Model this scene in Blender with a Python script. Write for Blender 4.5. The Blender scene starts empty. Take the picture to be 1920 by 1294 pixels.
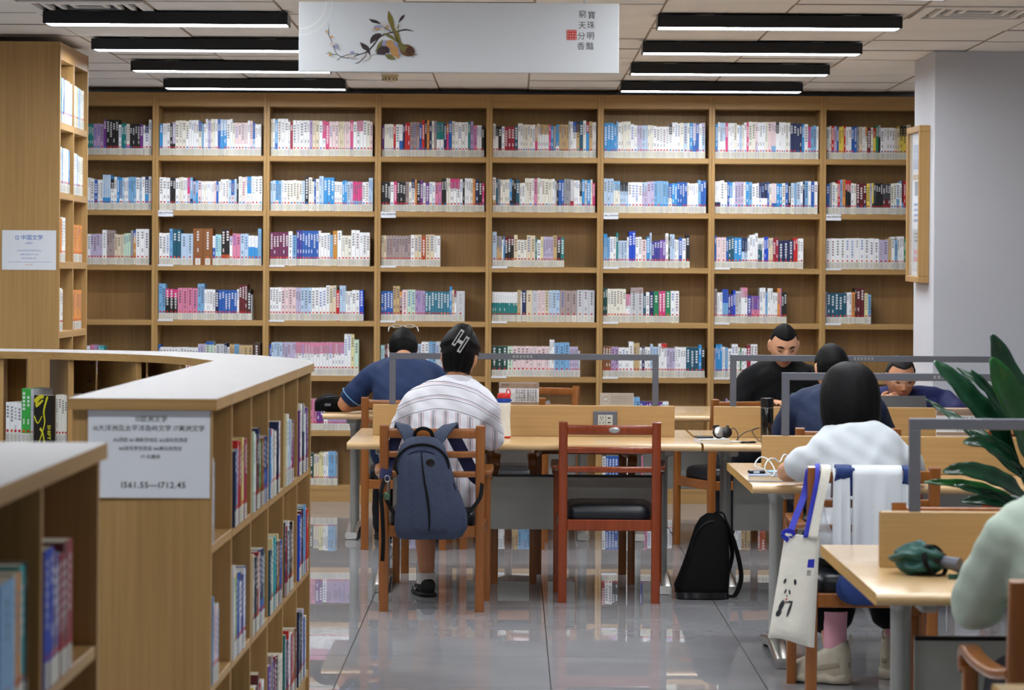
import bpy, bmesh, math, random
from mathutils import Vector, Matrix, Euler

R = math.radians
random.seed(7)
scene = bpy.context.scene
COL = scene.collection

# ------------------------------------------------------------------ camera, world, exposure
F, CX, CY, EYE, ROLL = 4907.0, 963.0, 518.0, 1.52, R(0.35)   # focal length in px of the 1920 frame, principal point, eye height
cam_d = bpy.data.cameras.new('camera')
cam = bpy.data.objects.new('camera', cam_d)
COL.objects.link(cam)
cam.location = (0, 0, EYE)
cam.rotation_euler = (Matrix.Rotation(-ROLL, 3, 'Y') @ Matrix.Rotation(R(90), 3, 'X')).to_euler()
cam_d.sensor_width = 36.0
cam_d.lens = F / 1920 * 36.0
cam_d.shift_x = -(CX - 960) / 1920
cam_d.shift_y = -(647 - CY) / 1920
cam_d.clip_end = 60
cam_d.dof.use_dof = True
cam_d.dof.focus_distance = 12.6
cam_d.dof.aperture_fstop = 6.3
scene.camera = cam

world = bpy.data.worlds.new('daylight')
scene.world = world
world.use_nodes = True
world.node_tree.nodes['Background'].inputs['Color'].default_value = (0.92, 0.96, 1.0, 1)
world.node_tree.nodes['Background'].inputs['Strength'].default_value = 0.2

scene.view_settings.view_transform = 'Standard'
scene.view_settings.look = 'None'
scene.view_settings.gamma = 1.0
scene.view_settings.use_curve_mapping = False
scene.view_settings.exposure = 0.0
LAMP_STRENGTH = 44.0

_c, _s = math.cos(ROLL), math.sin(ROLL)
def at(px, py, d):
    """world point at depth d metres in front of the camera, on the sight line through a photo pixel"""
    x, y = px - CX, py - CY
    return Vector(((x * _c + y * _s) * d / F, d, EYE - (-x * _s + y * _c) * d / F))

# ------------------------------------------------------------------ materials
def srgb(r, g, b):
    f = lambda c: c / 12.92 if c <= 0.04045 else ((c + 0.055) / 1.055) ** 2.4
    return tuple(f(v / 255.0) for v in (r, g, b))

def new_mat(name):
    m = bpy.data.materials.new(name)
    m.use_nodes = True
    nt = m.node_tree
    return m, nt, nt.nodes['Principled BSDF']

def plain(name, rgb, rough=0.5, metal=0.0, spec=0.5, coat=0.0, noise=0.0, nscale=8.0, bump=0.0, bscale=60.0, emit=0.0, sheen=0.0, alpha=1.0, trans=0.0):
    m, nt, b = new_mat(name)
    c = srgb(*rgb)
    b.inputs['Base Color'].default_value = (*c, 1)
    b.inputs['Roughness'].default_value = rough
    b.inputs['Metallic'].default_value = metal
    b.inputs['Specular IOR Level'].default_value = spec
    b.inputs['Coat Weight'].default_value = coat
    b.inputs['Coat Roughness'].default_value = 0.12
    b.inputs['Sheen Weight'].default_value = sheen
    b.inputs['Alpha'].default_value = alpha
    b.inputs['Transmission Weight'].default_value = trans
    if emit:
        b.inputs['Emission Color'].default_value = (*c, 1)
        b.inputs['Emission Strength'].default_value = emit
    if noise or bump:
        tc = nt.nodes.new('ShaderNodeTexCoord')
    if noise:
        n = nt.nodes.new('ShaderNodeTexNoise'); n.inputs['Scale'].default_value = nscale; n.inputs['Detail'].default_value = 5
        nt.links.new(tc.outputs['Object'], n.inputs['Vector'])
        r = nt.nodes.new('ShaderNodeValToRGB')
        r.color_ramp.elements[0].position = 0.3; r.color_ramp.elements[1].position = 0.7
        r.color_ramp.elements[0].color = (*[v * (1 - noise) for v in c], 1)
        r.color_ramp.elements[1].color = (*[min(1, v * (1 + noise)) for v in c], 1)
        nt.links.new(n.outputs['Fac'], r.inputs['Fac']); nt.links.new(r.outputs['Color'], b.inputs['Base Color'])
    if bump:
        n2 = nt.nodes.new('ShaderNodeTexNoise'); n2.inputs['Scale'].default_value = bscale; n2.inputs['Detail'].default_value = 4
        nt.links.new(tc.outputs['Object'], n2.inputs['Vector'])
        bp = nt.nodes.new('ShaderNodeBump'); bp.inputs['Strength'].default_value = bump; bp.inputs['Distance'].default_value = 0.01
        nt.links.new(n2.outputs['Fac'], bp.inputs['Height']); nt.links.new(bp.outputs['Normal'], b.inputs['Normal'])
    return m

def wood(name, rgb, axis, rough=0.45, contrast=0.16, coat=0.0, fine=1.0):
    m, nt, b = new_mat(name)
    c = srgb(*rgb)
    tc = nt.nodes.new('ShaderNodeTexCoord')
    mp = nt.nodes.new('ShaderNodeMapping')
    s = [70 * fine, 70 * fine, 70 * fine]; s['xyz'.index(axis)] = 1.6
    mp.inputs['Scale'].default_value = s
    nt.links.new(tc.outputs['Object'], mp.inputs['Vector'])
    n = nt.nodes.new('ShaderNodeTexNoise'); n.inputs['Scale'].default_value = 1.0; n.inputs['Detail'].default_value = 6; n.inputs['Roughness'].default_value = 0.65
    nt.links.new(mp.outputs['Vector'], n.inputs['Vector'])
    mp2 = nt.nodes.new('ShaderNodeMapping')
    s2 = [9, 9, 9]; s2['xyz'.index(axis)] = 0.5
    mp2.inputs['Scale'].default_value = s2
    nt.links.new(tc.outputs['Object'], mp2.inputs['Vector'])
    n2 = nt.nodes.new('ShaderNodeTexNoise'); n2.inputs['Scale'].default_value = 1.0; n2.inputs['Detail'].default_value = 3
    nt.links.new(mp2.outputs['Vector'], n2.inputs['Vector'])
    ad = nt.nodes.new('ShaderNodeMix'); ad.data_type = 'FLOAT'; ad.inputs[0].default_value = 0.4
    nt.links.new(n.outputs['Fac'], ad.inputs[2]); nt.links.new(n2.outputs['Fac'], ad.inputs[3])
    r = nt.nodes.new('ShaderNodeValToRGB')
    r.color_ramp.elements[0].position = 0.36; r.color_ramp.elements[1].position = 0.64
    r.color_ramp.elements[0].color = (*[v * (1 - contrast * (1 + 0.25 * i)) for i, v in enumerate(c)], 1)
    r.color_ramp.elements[1].color = (*[min(1, v * (1 + contrast)) for v in c], 1)
    nt.links.new(ad.outputs[0], r.inputs['Fac']); nt.links.new(r.outputs['Color'], b.inputs['Base Color'])
    b.inputs['Roughness'].default_value = rough
    b.inputs['Coat Weight'].default_value = coat
    b.inputs['Coat Roughness'].default_value = 0.15
    bp = nt.nodes.new('ShaderNodeBump'); bp.inputs['Strength'].default_value = 0.06; bp.inputs['Distance'].default_value = 0.003
    nt.links.new(n.outputs['Fac'], bp.inputs['Height']); nt.links.new(bp.outputs['Normal'], b.inputs['Normal'])
    return m

def hair_mat(name, rgb):
    m, nt, b = new_mat(name)
    b.inputs['Base Color'].default_value = (*srgb(*rgb), 1)
    b.inputs['Roughness'].default_value = 0.55; b.inputs['Specular IOR Level'].default_value = 0.12
    tc = nt.nodes.new('ShaderNodeTexCoord'); mp = nt.nodes.new('ShaderNodeMapping'); mp.inputs['Scale'].default_value = (190, 190, 18)
    n = nt.nodes.new('ShaderNodeTexNoise'); n.inputs['Scale'].default_value = 1.0; n.inputs['Detail'].default_value = 3
    nt.links.new(tc.outputs['Object'], mp.inputs['Vector']); nt.links.new(mp.outputs['Vector'], n.inputs['Vector'])
    bp = nt.nodes.new('ShaderNodeBump'); bp.inputs['Strength'].default_value = 0.55; bp.inputs['Distance'].default_value = 0.006
    nt.links.new(n.outputs['Fac'], bp.inputs['Height']); nt.links.new(bp.outputs['Normal'], b.inputs['Normal'])
    return m

OAK = (174, 138, 86)
M = {}
M['oak_z'] = wood('oak_vertical', OAK, 'z', 0.42)
M['oak_x'] = wood('oak_along_x', OAK, 'x', 0.42)
M['oak_y'] = wood('oak_along_y', OAK, 'y', 0.42)
M['oak_top'] = plain('pale_laminate_top', (158, 155, 155), 0.6, spec=0.25, noise=0.02, nscale=3)
M['desk_top'] = wood('desk_laminate', (206, 172, 124), 'x', 0.24, 0.07, coat=0.4)
M['desk_panel'] = wood('desk_partition_laminate', (180, 146, 96), 'x', 0.42, 0.12)
M['desk_edge'] = wood('desk_sawn_edge', (196, 152, 80), 'y', 0.5, 0.2)
M['chair_orange'] = wood('chair_wood_orange', (144, 86, 36), 'z', 0.28, 0.2, coat=0.35, fine=0.7)
M['chair_red'] = wood('chair_wood_red', (134, 56, 20), 'z', 0.24, 0.18, coat=0.4, fine=0.7)
M['leather'] = plain('black_leather', (20, 26, 34), 0.34, spec=0.5, bump=0.12, bscale=35)
M['metal_grey'] = plain('painted_grey_metal', (98, 101, 112), 0.45, metal=0.2, noise=0.06, nscale=3)
M['metal_leg'] = plain('pale_grey_leg_metal', (168, 170, 168), 0.35, metal=0.3, noise=0.05)
M['metal_panel'] = plain('grey_steel_panel', (188, 191, 187), 0.5, metal=0.15, noise=0.05, nscale=4)
M['chrome'] = plain('polished_cast_foot', (190, 188, 182), 0.22, metal=0.85, noise=0.08)
M['silver'] = plain('brushed_silver', (190, 190, 188), 0.3, metal=0.8)
M['black_plastic'] = plain('black_plastic', (14, 14, 16), 0.35, noise=0.1)
M['black_cloth'] = plain('black_cloth', (5, 5, 7), 0.85, spec=0.25, bump=0.3, bscale=90)
M['black_gloss'] = plain('black_gloss', (10, 10, 12), 0.15, coat=0.4)
M['paper'] = plain('white_paper', (226, 230, 238), 0.6, noise=0.02)
M['paper_page'] = plain('cream_pages', (226, 218, 198), 0.7, noise=0.04, nscale=60)
M['ink_black'] = plain('black_ink', (40, 42, 48), 0.7)
M['ink_blue'] = plain('blue_ink', (52, 110, 190), 0.7)
M['ink_orange'] = plain('orange_ink', (226, 150, 90), 0.7)
M['ink_red'] = plain('red_ink', (200, 60, 48), 0.7)
M['white_plastic'] = plain('white_plastic', (228, 228, 226), 0.35)
M['lamp_black'] = plain('lamp_housing_black', (16, 18, 24), 0.35, noise=0.05)
M['lamp_glow'] = plain('lamp_diffuser', (246, 251, 255), 0.4, emit=LAMP_STRENGTH)
M['wall_white'] = plain('white_wall_paint', (226, 228, 236), 0.75, noise=0.02, nscale=2, bump=0.04, bscale=120)
M['pillar'] = plain('pillar_grey_paint', (196, 198, 206), 0.75, noise=0.03, nscale=1.5, bump=0.04, bscale=120)
M['ceiling_tile'] = plain('mineral_fibre_tile', (246, 242, 236), 0.85, noise=0.04, nscale=2.5, bump=0.1, bscale=180)
M['ceiling_void'] = plain('ceiling_grid_dark', (46, 40, 34), 0.8)
M['grout'] = plain('dark_grout', (58, 56, 54), 0.8)
M['skin'] = plain('skin', (206, 152, 118), 0.5, noise=0.06, nscale=14)
M['skin_tan'] = plain('skin_tan', (188, 132, 98), 0.5, noise=0.06, nscale=14)
M['lips'] = plain('lips', (164, 92, 78), 0.45)
M['hair'] = hair_mat('black_hair', (11, 10, 12))
M['hair_grey'] = hair_mat('greying_hair', (44, 42, 42))
M['glass_clear'] = plain('clear_acrylic', (240, 244, 246), 0.08, alpha=0.25)

def floor_tile_material():
    m, nt, b = new_mat('polished_grey_tile')
    tc = nt.nodes.new('ShaderNodeTexCoord')
    n = nt.nodes.new('ShaderNodeTexNoise'); n.inputs['Scale'].default_value = 2.2; n.inputs['Detail'].default_value = 8; n.inputs['Roughness'].default_value = 0.6
    nt.links.new(tc.outputs['Object'], n.inputs['Vector'])
    r = nt.nodes.new('ShaderNodeValToRGB')
    r.color_ramp.elements[0].position = 0.3; r.color_ramp.elements[1].position = 0.75
    r.color_ramp.elements[0].color = (*srgb(148, 149, 154), 1)
    r.color_ramp.elements[1].color = (*srgb(166, 166, 170), 1)
    nt.links.new(n.outputs['Fac'], r.inputs['Fac']); nt.links.new(r.outputs['Color'], b.inputs['Base Color'])
    b.inputs['Roughness'].default_value = 0.0
    b.inputs['IOR'].default_value = 1.8
    return m
M['floor_tile'] = floor_tile_material()

# ------------------------------------------------------------------ scene helpers
def tag(o, label=None, cat=None, group=None, kind=None):
    if label: o['label'] = label
    if cat: o['category'] = cat
    if group: o['group'] = group
    if kind: o['kind'] = kind
    return o

def thing(name, label, cat, loc=(0, 0, 0), rz=0.0, group=None):
    o = bpy.data.objects.new(name, None)
    o.empty_display_size = 0.1
    COL.objects.link(o)
    o.location = loc
    o.rotation_euler = (0, 0, rz)
    return tag(o, label, cat, group)

def copy_tree(o, parent=None):
    c = o.copy(); COL.objects.link(c); c.parent = parent
    for ch in list(o.children):
        copy_tree(ch, c)
    return c

class MB:
    """collects shapes in one bmesh and links them as one mesh object"""
    def __init__(self):
        self.bm = bmesh.new()
    def box(self, x0, x1, y0, y1, z0, z1, bevel=0.0, mtx=None, seg=1):
        bm = self.bm
        vs = [bm.verts.new((x, y, z)) for z in (z0, z1) for y in (y0, y1) for x in (x0, x1)]
        q = [(0, 2, 3, 1), (4, 5, 7, 6), (0, 1, 5, 4), (2, 6, 7, 3), (0, 4, 6, 2), (1, 3, 7, 5)]
        fs = [bm.faces.new([vs[i] for i in f]) for f in q]
        if bevel:
            es = list({e for f in fs for e in f.edges})
            out = bmesh.ops.bevel(bm, geom=es, offset=bevel, segments=seg, profile=0.5, affect='EDGES')
            vs = list({v for f in out['faces'] for v in f.verts} | {v for v in vs if v.is_valid})
        if mtx:
            for v in vs: v.co = mtx @ v.co
        return self
    def ring_loft(self, rings, caps=True, closed=True):
        bm = self.bm
        rv = [[bm.verts.new(p) for p in r] for r in rings]
        n = len(rv[0])
        for a, b in zip(rv, rv[1:]):
            for i in range(n if closed else n - 1):
                j = (i + 1) % n
                bm.faces.new((a[i], a[j], b[j], b[i]))
        if caps and closed:
            bm.faces.new(rv[0][::-1]); bm.faces.new(rv[-1])
        return self
    def sweep(self, pts, prof, side=None, caps=True, scale=None):
        """sweep a closed 2D profile [(a, b)] along pts; a goes along `side`"""
        pts = [Vector(p) for p in pts]
        rings = []
        s = Vector(side).normalized() if side is not None else None
        for i, p in enumerate(pts):
            t = (pts[min(i + 1, len(pts) - 1)] - pts[max(i - 1, 0)]).normalized()
            if s is None:
                s = t.orthogonal().normalized()
            s2 = s - t * s.dot(t)
            s2 = s2.normalized() if s2.length > 1e-5 else t.orthogonal().normalized()
            if side is None: s = s2
            n = t.cross(s2)
            k = scale[i] if scale else 1.0
            rings.append([p + s2 * (a * k) + n * (b * k) for a, b in prof])
        return self.ring_loft(rings, caps)
    def tube(self, pts, r, seg=10, caps=True):
        rr = r if isinstance(r, (list, tuple)) else [r] * len(pts)
        prof = [(math.cos(2 * math.pi * k / seg), math.sin(2 * math.pi * k / seg)) for k in range(seg)]
        return self.sweep(pts, prof, None, caps, scale=rr)
    def lathe(self, prof, loc=(0, 0, 0), seg=24, mtx=None):
        """prof [(r, z)] from bottom to top round the z axis"""
        rings = []
        for r, z in prof:
            ring = [Vector((max(r, 1e-4) * math.cos(2 * math.pi * k / seg), max(r, 1e-4) * math.sin(2 * math.pi * k / seg), z)) for k in range(seg)]
            ring = [(mtx @ p if mtx else p) + Vector(loc) for p in ring]
            rings.append(ring)
        return self.ring_loft(rings)
    def prism(self, outline, z0, z1, bevel=0.0):
        rings = [[Vector((x, y, z)) for x, y in outline] for z in (z0, z1)]
        return self.ring_loft(rings)
    def plate(self, outline, y0, y1):
        """outline [(x, z)] extruded along y"""
        rings = [[Vector((x, y, z)) for x, z in outline] for y in (y0, y1)]
        return self.ring_loft(rings)
    def ellipsoid(self, c, r, seg=20, rings=14, rot=None):
        ps = []
        for i in range(1, rings):
            th = math.pi * i / rings
            ring = []
            for k in range(seg):
                ph = 2 * math.pi * k / seg
                v = Vector((r[0] * math.sin(th) * math.cos(ph), r[1] * math.sin(th) * math.sin(ph), -r[2] * math.cos(th)))
                if rot: v = rot @ v
                ring.append(v + Vector(c))
            ps.append(ring)
        return self.ring_loft(ps)
    def mesh(self, name):
        bmesh.ops.recalc_face_normals(self.bm, faces=self.bm.faces)
        me = bpy.data.meshes.new(name)
        self.bm.to_mesh(me); self.bm.free()
        return me
    def build(self, name, mat, parent=None, smooth=False, angle=None):
        me = self.mesh(name)
        me.materials.append(M[mat] if isinstance(mat, str) else mat)
        if smooth:
            for p in me.polygons: p.use_smooth = True
            if angle is not None:
                try: me.set_sharp_from_angle(angle=R(angle))
                except Exception: pass
        o = bpy.data.objects.new(name, me)
        COL.objects.link(o)
        o.parent = parent
        return o

def part(name, mat, parent, *boxes, bevel=0.0):
    mb = MB()
    for b in boxes: mb.box(*b, bevel=bevel)
    return mb.build(name, mat, parent)

def catmull(pts, n=6):
    pts = [Vector(p) for p in pts]
    out = []
    for i in range(len(pts) - 1):
        p0, p1, p2, p3 = pts[max(i - 1, 0)], pts[i], pts[i + 1], pts[min(i + 2, len(pts) - 1)]
        for k in range(n):
            t = k / n
            out.append(0.5 * ((2 * p1) + (p2 - p0) * t + (2 * p0 - 5 * p1 + 4 * p2 - p3) * t * t + (3 * p1 - p0 - 3 * p2 + p3) * t ** 3))
    out.append(pts[-1])
    return out

def cat1(vals, n=6):
    return [v.x for v in catmull([(v, 0, 0) for v in vals], n)]

def rrect(w, h, r, k=4):
    """rounded rectangle profile, half sizes w h"""
    out = []
    for cx, cy, a0 in ((w - r, h - r, 0), (-w + r, h - r, 90), (-w + r, -h + r, 180), (w - r, -h + r, 270)):
        for i in range(k + 1):
            a = R(a0 + 90 * i / k)
            out.append((cx + r * math.cos(a), cy + r * math.sin(a)))
    return out

scratch = bpy.data.scenes.new('scratch')      # small scene in which text and figures are evaluated, removed at the end
def evaluated_mesh(ob):
    scratch.collection.objects.link(ob)
    with bpy.context.temp_override(scene=scratch, view_layer=scratch.view_layers[0]):
        dg = bpy.context.evaluated_depsgraph_get()
        me = bpy.data.meshes.new_from_object(ob.evaluated_get(dg))
    bpy.data.objects.remove(ob)
    return me

def lettering(body, size, loc, mat, parent, align='CENTER', bold=0.0, rot=(R(90), 0, 0), name='lettering', spacing=1.0, label=None):
    cu = bpy.data.curves.new(name, 'FONT')
    cu.body = body; cu.size = size; cu.align_x = align; cu.align_y = 'CENTER'; cu.offset = bold; cu.space_character = spacing
    cu.resolution_u = 2
    me = evaluated_mesh(bpy.data.objects.new(name, cu))
    me.materials.clear(); me.materials.append(M[mat])
    me.transform(Matrix.Translation(loc) @ Euler(rot).to_matrix().to_4x4())
    o = bpy.data.objects.new(name, me); COL.objects.link(o); o.parent = parent
    if label: o['label'] = label
    return o

# ================================================================== THE SETTING
WALL_D = 17.9
CEIL = 2.78
# floor: slab of grout with every polished tile laid on it
fl = MB().box(-4.6, 5.4, -1.0, WALL_D + 0.1, -0.06, -0.003).build('floor', 'grout')
tag(fl, 'polished pale grey tiled floor of the reading room', 'floor', kind='structure')
T = 0.80
tile_me = MB().box(0.0025, T - 0.0025, 0.0025, T - 0.0025, -0.012, 0.0).mesh('tile')
tile_me.materials.append(M['floor_tile'])
x0, y0 = 0.147 - 4 * T, 9.66 - 4 * T
for j in range(15):
    for i in range(8):
        o = bpy.data.objects.new('tile', tile_me); COL.objects.link(o); o.parent = fl
        o.location = (x0 + i * T, y0 + j * T, 0)
# margins of the same floor outside the sharp part of the picture
near = MB()
near.box(-4.6, 5.4, -1.0, y0, -0.01, 0.0)
near.box(-4.6, x0, y0, WALL_D, -0.01, 0.0); near.box(x0 + 8 * T, 5.4, y0, WALL_D, -0.01, 0.0)
near.box(x0, x0 + 8 * T, y0 + 15 * T, WALL_D, -0.01, 0.0)
near.build('tile_margin', 'floor_tile', fl)

# ceiling: dark grid with lay-in tiles
ce = MB().box(-4.6, 5.4, -1.0, WALL_D + 0.1, CEIL + 0.02, CEIL + 0.1).build('ceiling', 'ceiling_void')
tag(ce, 'suspended ceiling of cream fibre tiles', 'ceiling', kind='structure')
CT = 0.60
ctile = MB().box(0.006, CT - 0.006, 0.011, CT - 0.011, 0.0, 0.02).mesh('ceiling_tile')
ctile.materials.append(M['ceiling_tile'])
cx0, cy0 = 0.09 - 7 * CT, 12.67 - 3 * CT
VENTS = {(3, 2), (10, 2)}
for j in range(12):
    for i in range(14):
        if (i, j) in VENTS: continue
        o = bpy.data.objects.new('ceiling_tile', ctile); COL.objects.link(o); o.parent = ce
        sag = 0.003 * math.sin(i * 2.1 + j * 1.3)
        o.location = (cx0 + i * CT, cy0 + j * CT, CEIL + sag)
MB().box(-4.6, 5.4, -1.0, cy0 - 0.01, CEIL, CEIL + 0.02).build('ceiling_margin', 'ceiling_tile', ce)
# T-bars running away from the camera, brownish as in the room
tb = MB()
for i in range(15):
    x = cx0 + i * CT
    tb.box(x - 0.006, x + 0.006, cy0, cy0 + 12 * CT, CEIL + 0.001, CEIL + 0.012)
M['tbar'] = plain('aged_t_bar', (150, 130, 106), 0.5)
tb.build('grid_bars', 'tbar', ce)
tb = MB()
for j in range(13):
    y = cy0 + j * CT
    tb.box(cx0, cx0 + 14 * CT, y - 0.0112, y + 0.0112, CEIL + 0.0012, CEIL + 0.012)
M['tbar_shadow'] = plain('cross_bar_shadow_tone', (96, 84, 72), 0.6)  # cross bars darkened so their colour stands in for shadow gaps between tiles
tb.build('grid_bars', 'tbar_shadow', ce)

wb = MB().box(-4.6, 5.4, WALL_D, WALL_D + 0.1, 0, CEIL + 0.02).build('wall_back', 'wall_white')
tag(wb, 'white wall behind the long bookcases', 'wall', kind='structure')

# square pillar on the right, against which the frame hangs
pl = MB().box(2.315, 3.35, 14.45, 15.15, 0, CEIL, bevel=0.006).build('pillar', 'pillar')
tag(pl, 'square grey-white painted pillar at the end of the bookcases', 'pillar', kind='structure')

# air vents in the ceiling
def vent(i, j, label):
    x, y = cx0 + i * CT + CT / 2, cy0 + j * CT + CT / 2
    t = thing('ceiling_vent', label, 'air vent', (x, y, CEIL), 0, 'square ceiling vents')
    w = 0.29
    part('frame', 'ceiling_tile', t, (-w, w, -w, -w + 0.05, -0.008, 0.01), (-w, w, w - 0.05, w, -0.008, 0.01), (-w, -w + 0.05, -w + 0.05, w - 0.05, -0.008, 0.01), (w - 0.05, w, -w + 0.05, w - 0.05, -0.008, 0.01))
    for k, s in enumerate((0.205, 0.145, 0.085)):
        mb = MB(); q = 0.022
        for (a, b, c, d) in ((-s, s, -s, -s + q), (-s, s, s - q, s), (-s, -s + q, -s + q, s - q), (s - q, s, -s + q, s - q)):
            mb.box(a, b, c, d, -0.006 + 0.004 * k, 0.012)
        mb.build('louvre', 'ceiling_tile', t)
    part('duct', 'metal_grey', t, (-w + 0.04, w - 0.04, -w + 0.04, w - 0.04, 0.013, 0.018))
vent(3, 2, 'square louvred air vent in ceiling near the tall left bookcase')
vent(10, 2, 'square louvred air vent in ceiling on the pillar side')

# smoke detector
p = at(731, 138, 16.4)
M['detector'] = plain('aged_cream_plastic', (206, 192, 158), 0.5)
t = thing('smoke_detector', 'small round cream smoke detector on the ceiling', 'smoke detector', (p.x, 16.4, CEIL))
MB().lathe([(0.055, 0.0), (0.055, -0.012), (0.05, -0.016)]).build('base', 'detector', t, True, 40)
MB().lathe([(0.046, -0.016), (0.05, -0.022), (0.046, -0.04), (0.02, -0.046)]).build('sensor_head', 'detector', t, True, 40)
mb = MB()
for k in range(12):
    a = k * math.pi / 6
    mb.box(-0.003, 0.003, 0.044, 0.0495, -0.038, -0.024, mtx=Matrix.Rotation(a, 4, 'Z'))
mb.build('slots', 'ceiling_void', t)

# ------------------------------------------------------------------ strip lamps
LROWS = [12.55 + 1.43 * k for k in range(-5, 4)]
def make_lamp():
    t = thing('strip_lamp', 'x', 'ceiling lamp')
    L, W = 0.575, 0.09
    mb = MB()
    mb.box(-L, L, -W, -W + 0.012, 0.0, 0.055); mb.box(-L, L, W - 0.012, W, 0.0, 0.055); mb.box(-L, L, -W, W, 0.045, 0.057)
    mb.build('housing', 'lamp_black', t)
    for s in (-1, 1):
        part('end_cap', 'lamp_black', t, (min(s * L, s * (L + 0.008)), max(s * L, s * (L + 0.008)), -W, W, 0.0, 0.057), bevel=0.002)
        part('mount', 'silver', t, (s * 0.35 - 0.04, s * 0.35 + 0.04, -0.03, 0.03, 0.057, 0.068))
    part('diffuser', 'lamp_glow', t, (-L + 0.002, L - 0.002, -W + 0.012, W - 0.012, 0.004, 0.03))
    return t
lamp0 = None
ordn = ['first', 'second', 'third', 'fourth', 'fifth', 'sixth', 'seventh', 'eighth', 'ninth', 'tenth']
for k, d in enumerate(LROWS):
    for X, side in ((-1.667, 'tall double-sided bookcase'), (1.262, 'grey pillar')):
        o = make_lamp() if lamp0 is None else copy_tree(lamp0)
        lamp0 = lamp0 or o
        o.location = (X, d, 2.712)
        n = ordn[8 - k]
        tag(o, f'black strip lamp on the {side} side, {n} row out from the wall bookcases', 'ceiling lamp', 'black ceiling strip lamps')

# ------------------------------------------------------------------ hanging banner board with flower painting
bd = 10.0
BC = at(860.5, 71, bd)
bn = thing('hanging_banner', 'white hanging board with painted flowering branch and seal-script lines', 'sign board', (BC.x, bd, BC.z), 0)
bw, bh = 0.611, 0.133
M['banner'] = plain('banner_white', (214, 216, 219), 0.4, noise=0.01)
MB().box(-bw, bw, -0.012, 0.012, -bh, bh, bevel=0.002).build('board', 'banner', bn)
mb = MB()
for px in (625, 1097):
    x = at(px, 5, bd).x - BC.x
    mb2 = MB().tube([(x, 0, bh - 0.01), (x, 0, CEIL - BC.z)], 0.006, 8)
    mb2.build('hanging_rod', 'white_plastic', bn, True)
def bp_(cx, cy):     # pixel of the 1920-wide enlargement of the painting -> board coordinates
    p = at(590 + cx * 210 / 1920, cy * 140 / 1280, bd)
    return (p.x - BC.x, p.z - BC.z)
PRN = {'branch': (52, 36, 38), 'darkleaf': (58, 42, 46), 'olive': (126, 112, 42), 'leafgreen': (112, 106, 56), 'bulb': (108, 70, 30), 'bulbdark': (78, 42, 24), 'petal': (206, 196, 190), 'petalb': (150, 152, 186), 'ochre': (190, 142, 84), 'pale': (176, 170, 130)}
for k, v in PRN.items(): M['pr_' + k] = plain('print_' + k, v, 0.6, noise=0.12, nscale=60)
layer = [0]
def pstroke(pts, ws, mat, name='painted_branch'):
    layer[0] += 1
    y = -0.0122 - 0.00012 * layer[0]
    P = [Vector((*bp_(*p), 0)) for p in pts]
    P = catmull(P, 5); W = cat1(ws, 5)
    L, Rr = [], []
    for i, p in enumerate(P):
        t = (P[min(i + 1, len(P) - 1)] - P[max(i - 1, 0)]).normalized()
        n = Vector((-t.y, t.x, 0)); w = max(W[i], 0.4) * 210 / 1920 * bd / F
        L.append((p.x + n.x * w, p.y + n.y * w)); Rr.append((p.x - n.x * w, p.y - n.y * w))
    mb = MB()
    vs = [[mb.bm.verts.new((a[0], y, a[1])) for a in S] for S in (L, Rr)]
    for i in range(len(P) - 1):
        mb.bm.faces.new((vs[0][i], vs[0][i + 1], vs[1][i + 1], vs[1][i]))
    mb.build(name, 'pr_' + mat, bn)
def pblob(c, r, mat, rot=0, name='painted_petal'):
    layer[0] += 1
    y = -0.0122 - 0.00012 * layer[0]
    mb = MB(); vs = []
    for k in range(16):
        a = 2 * math.pi * k / 16
        u, v = r[0] * math.cos(a), r[1] * math.sin(a)
        cr, sr = math.cos(R(rot)), math.sin(R(rot))
        q = bp_(c[0] + u * cr - v * sr, c[1] + u * sr + v * cr)
        vs.append(mb.bm.verts.new((q[0], y, q[1])))
    mb.bm.faces.new(vs); mb.build(name, 'pr_' + mat, bn)
pstroke([(1700, 540), (1560, 515), (1420, 545), (1250, 580), (1110, 650), (1020, 770), (900, 890), (740, 950), (640, 985), (530, 995), (400, 945), (340, 840), (290, 700), (215, 560)], [4, 14, 10, 11, 12, 13, 11, 8, 7, 6, 6, 6, 5, 3], 'branch')
pstroke([(235, 400), (245, 500), (245, 600)], [1, 3, 4], 'branch')
pstroke([(380, 940), (300, 935), (180, 915)], [5, 4, 2], 'branch')
pstroke([(385, 1035), (470, 980), (600, 935), (760, 930)], [5, 5, 4, 6], 'branch')
pstroke([(905, 890), (860, 980), (780, 1060), (700, 1100)], [7, 7, 6, 3], 'branch')
pstroke([(1330, 570), (1270, 520), (1190, 480)], [8, 7, 5], 'branch')
pstroke([(830, 1075), (930, 1020), (960, 965), (1060, 925)], [2, 6, 5, 4], 'pale', 'painted_stem')
pstroke([(930, 330), (1000, 365), (1060, 380), (1130, 410)], [1, 26, 24, 8], 'darkleaf', 'painted_leaf')
pstroke([(780, 725), (850, 800), (910, 850), (955, 960)], [1, 42, 34, 3], 'darkleaf', 'painted_leaf')
pstroke([(955, 755), (1000, 680), (1070, 620), (1150, 590)], [3, 42, 44, 10], 'darkleaf', 'painted_leaf')
pstroke([(1550, 255), (1500, 310), (1440, 400)], [1, 24, 3], 'darkleaf', 'painted_leaf')
pstroke([(1265, 185), (1300, 330), (1360, 500), (1470, 740)], [1, 44, 26, 14], 'olive', 'painted_leaf')
pstroke([(1440, 420), (1430, 560), (1480, 740)], [6, 12, 14], 'olive', 'painted_leaf')
pstroke([(1170, 575), (1260, 610), (1350, 660), (1460, 760)], [3, 24, 26, 8], 'leafgreen', 'painted_leaf')
pstroke([(1300, 450), (1370, 600), (1450, 740)], [3, 8, 10], 'darkleaf', 'painted_stem')
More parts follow.
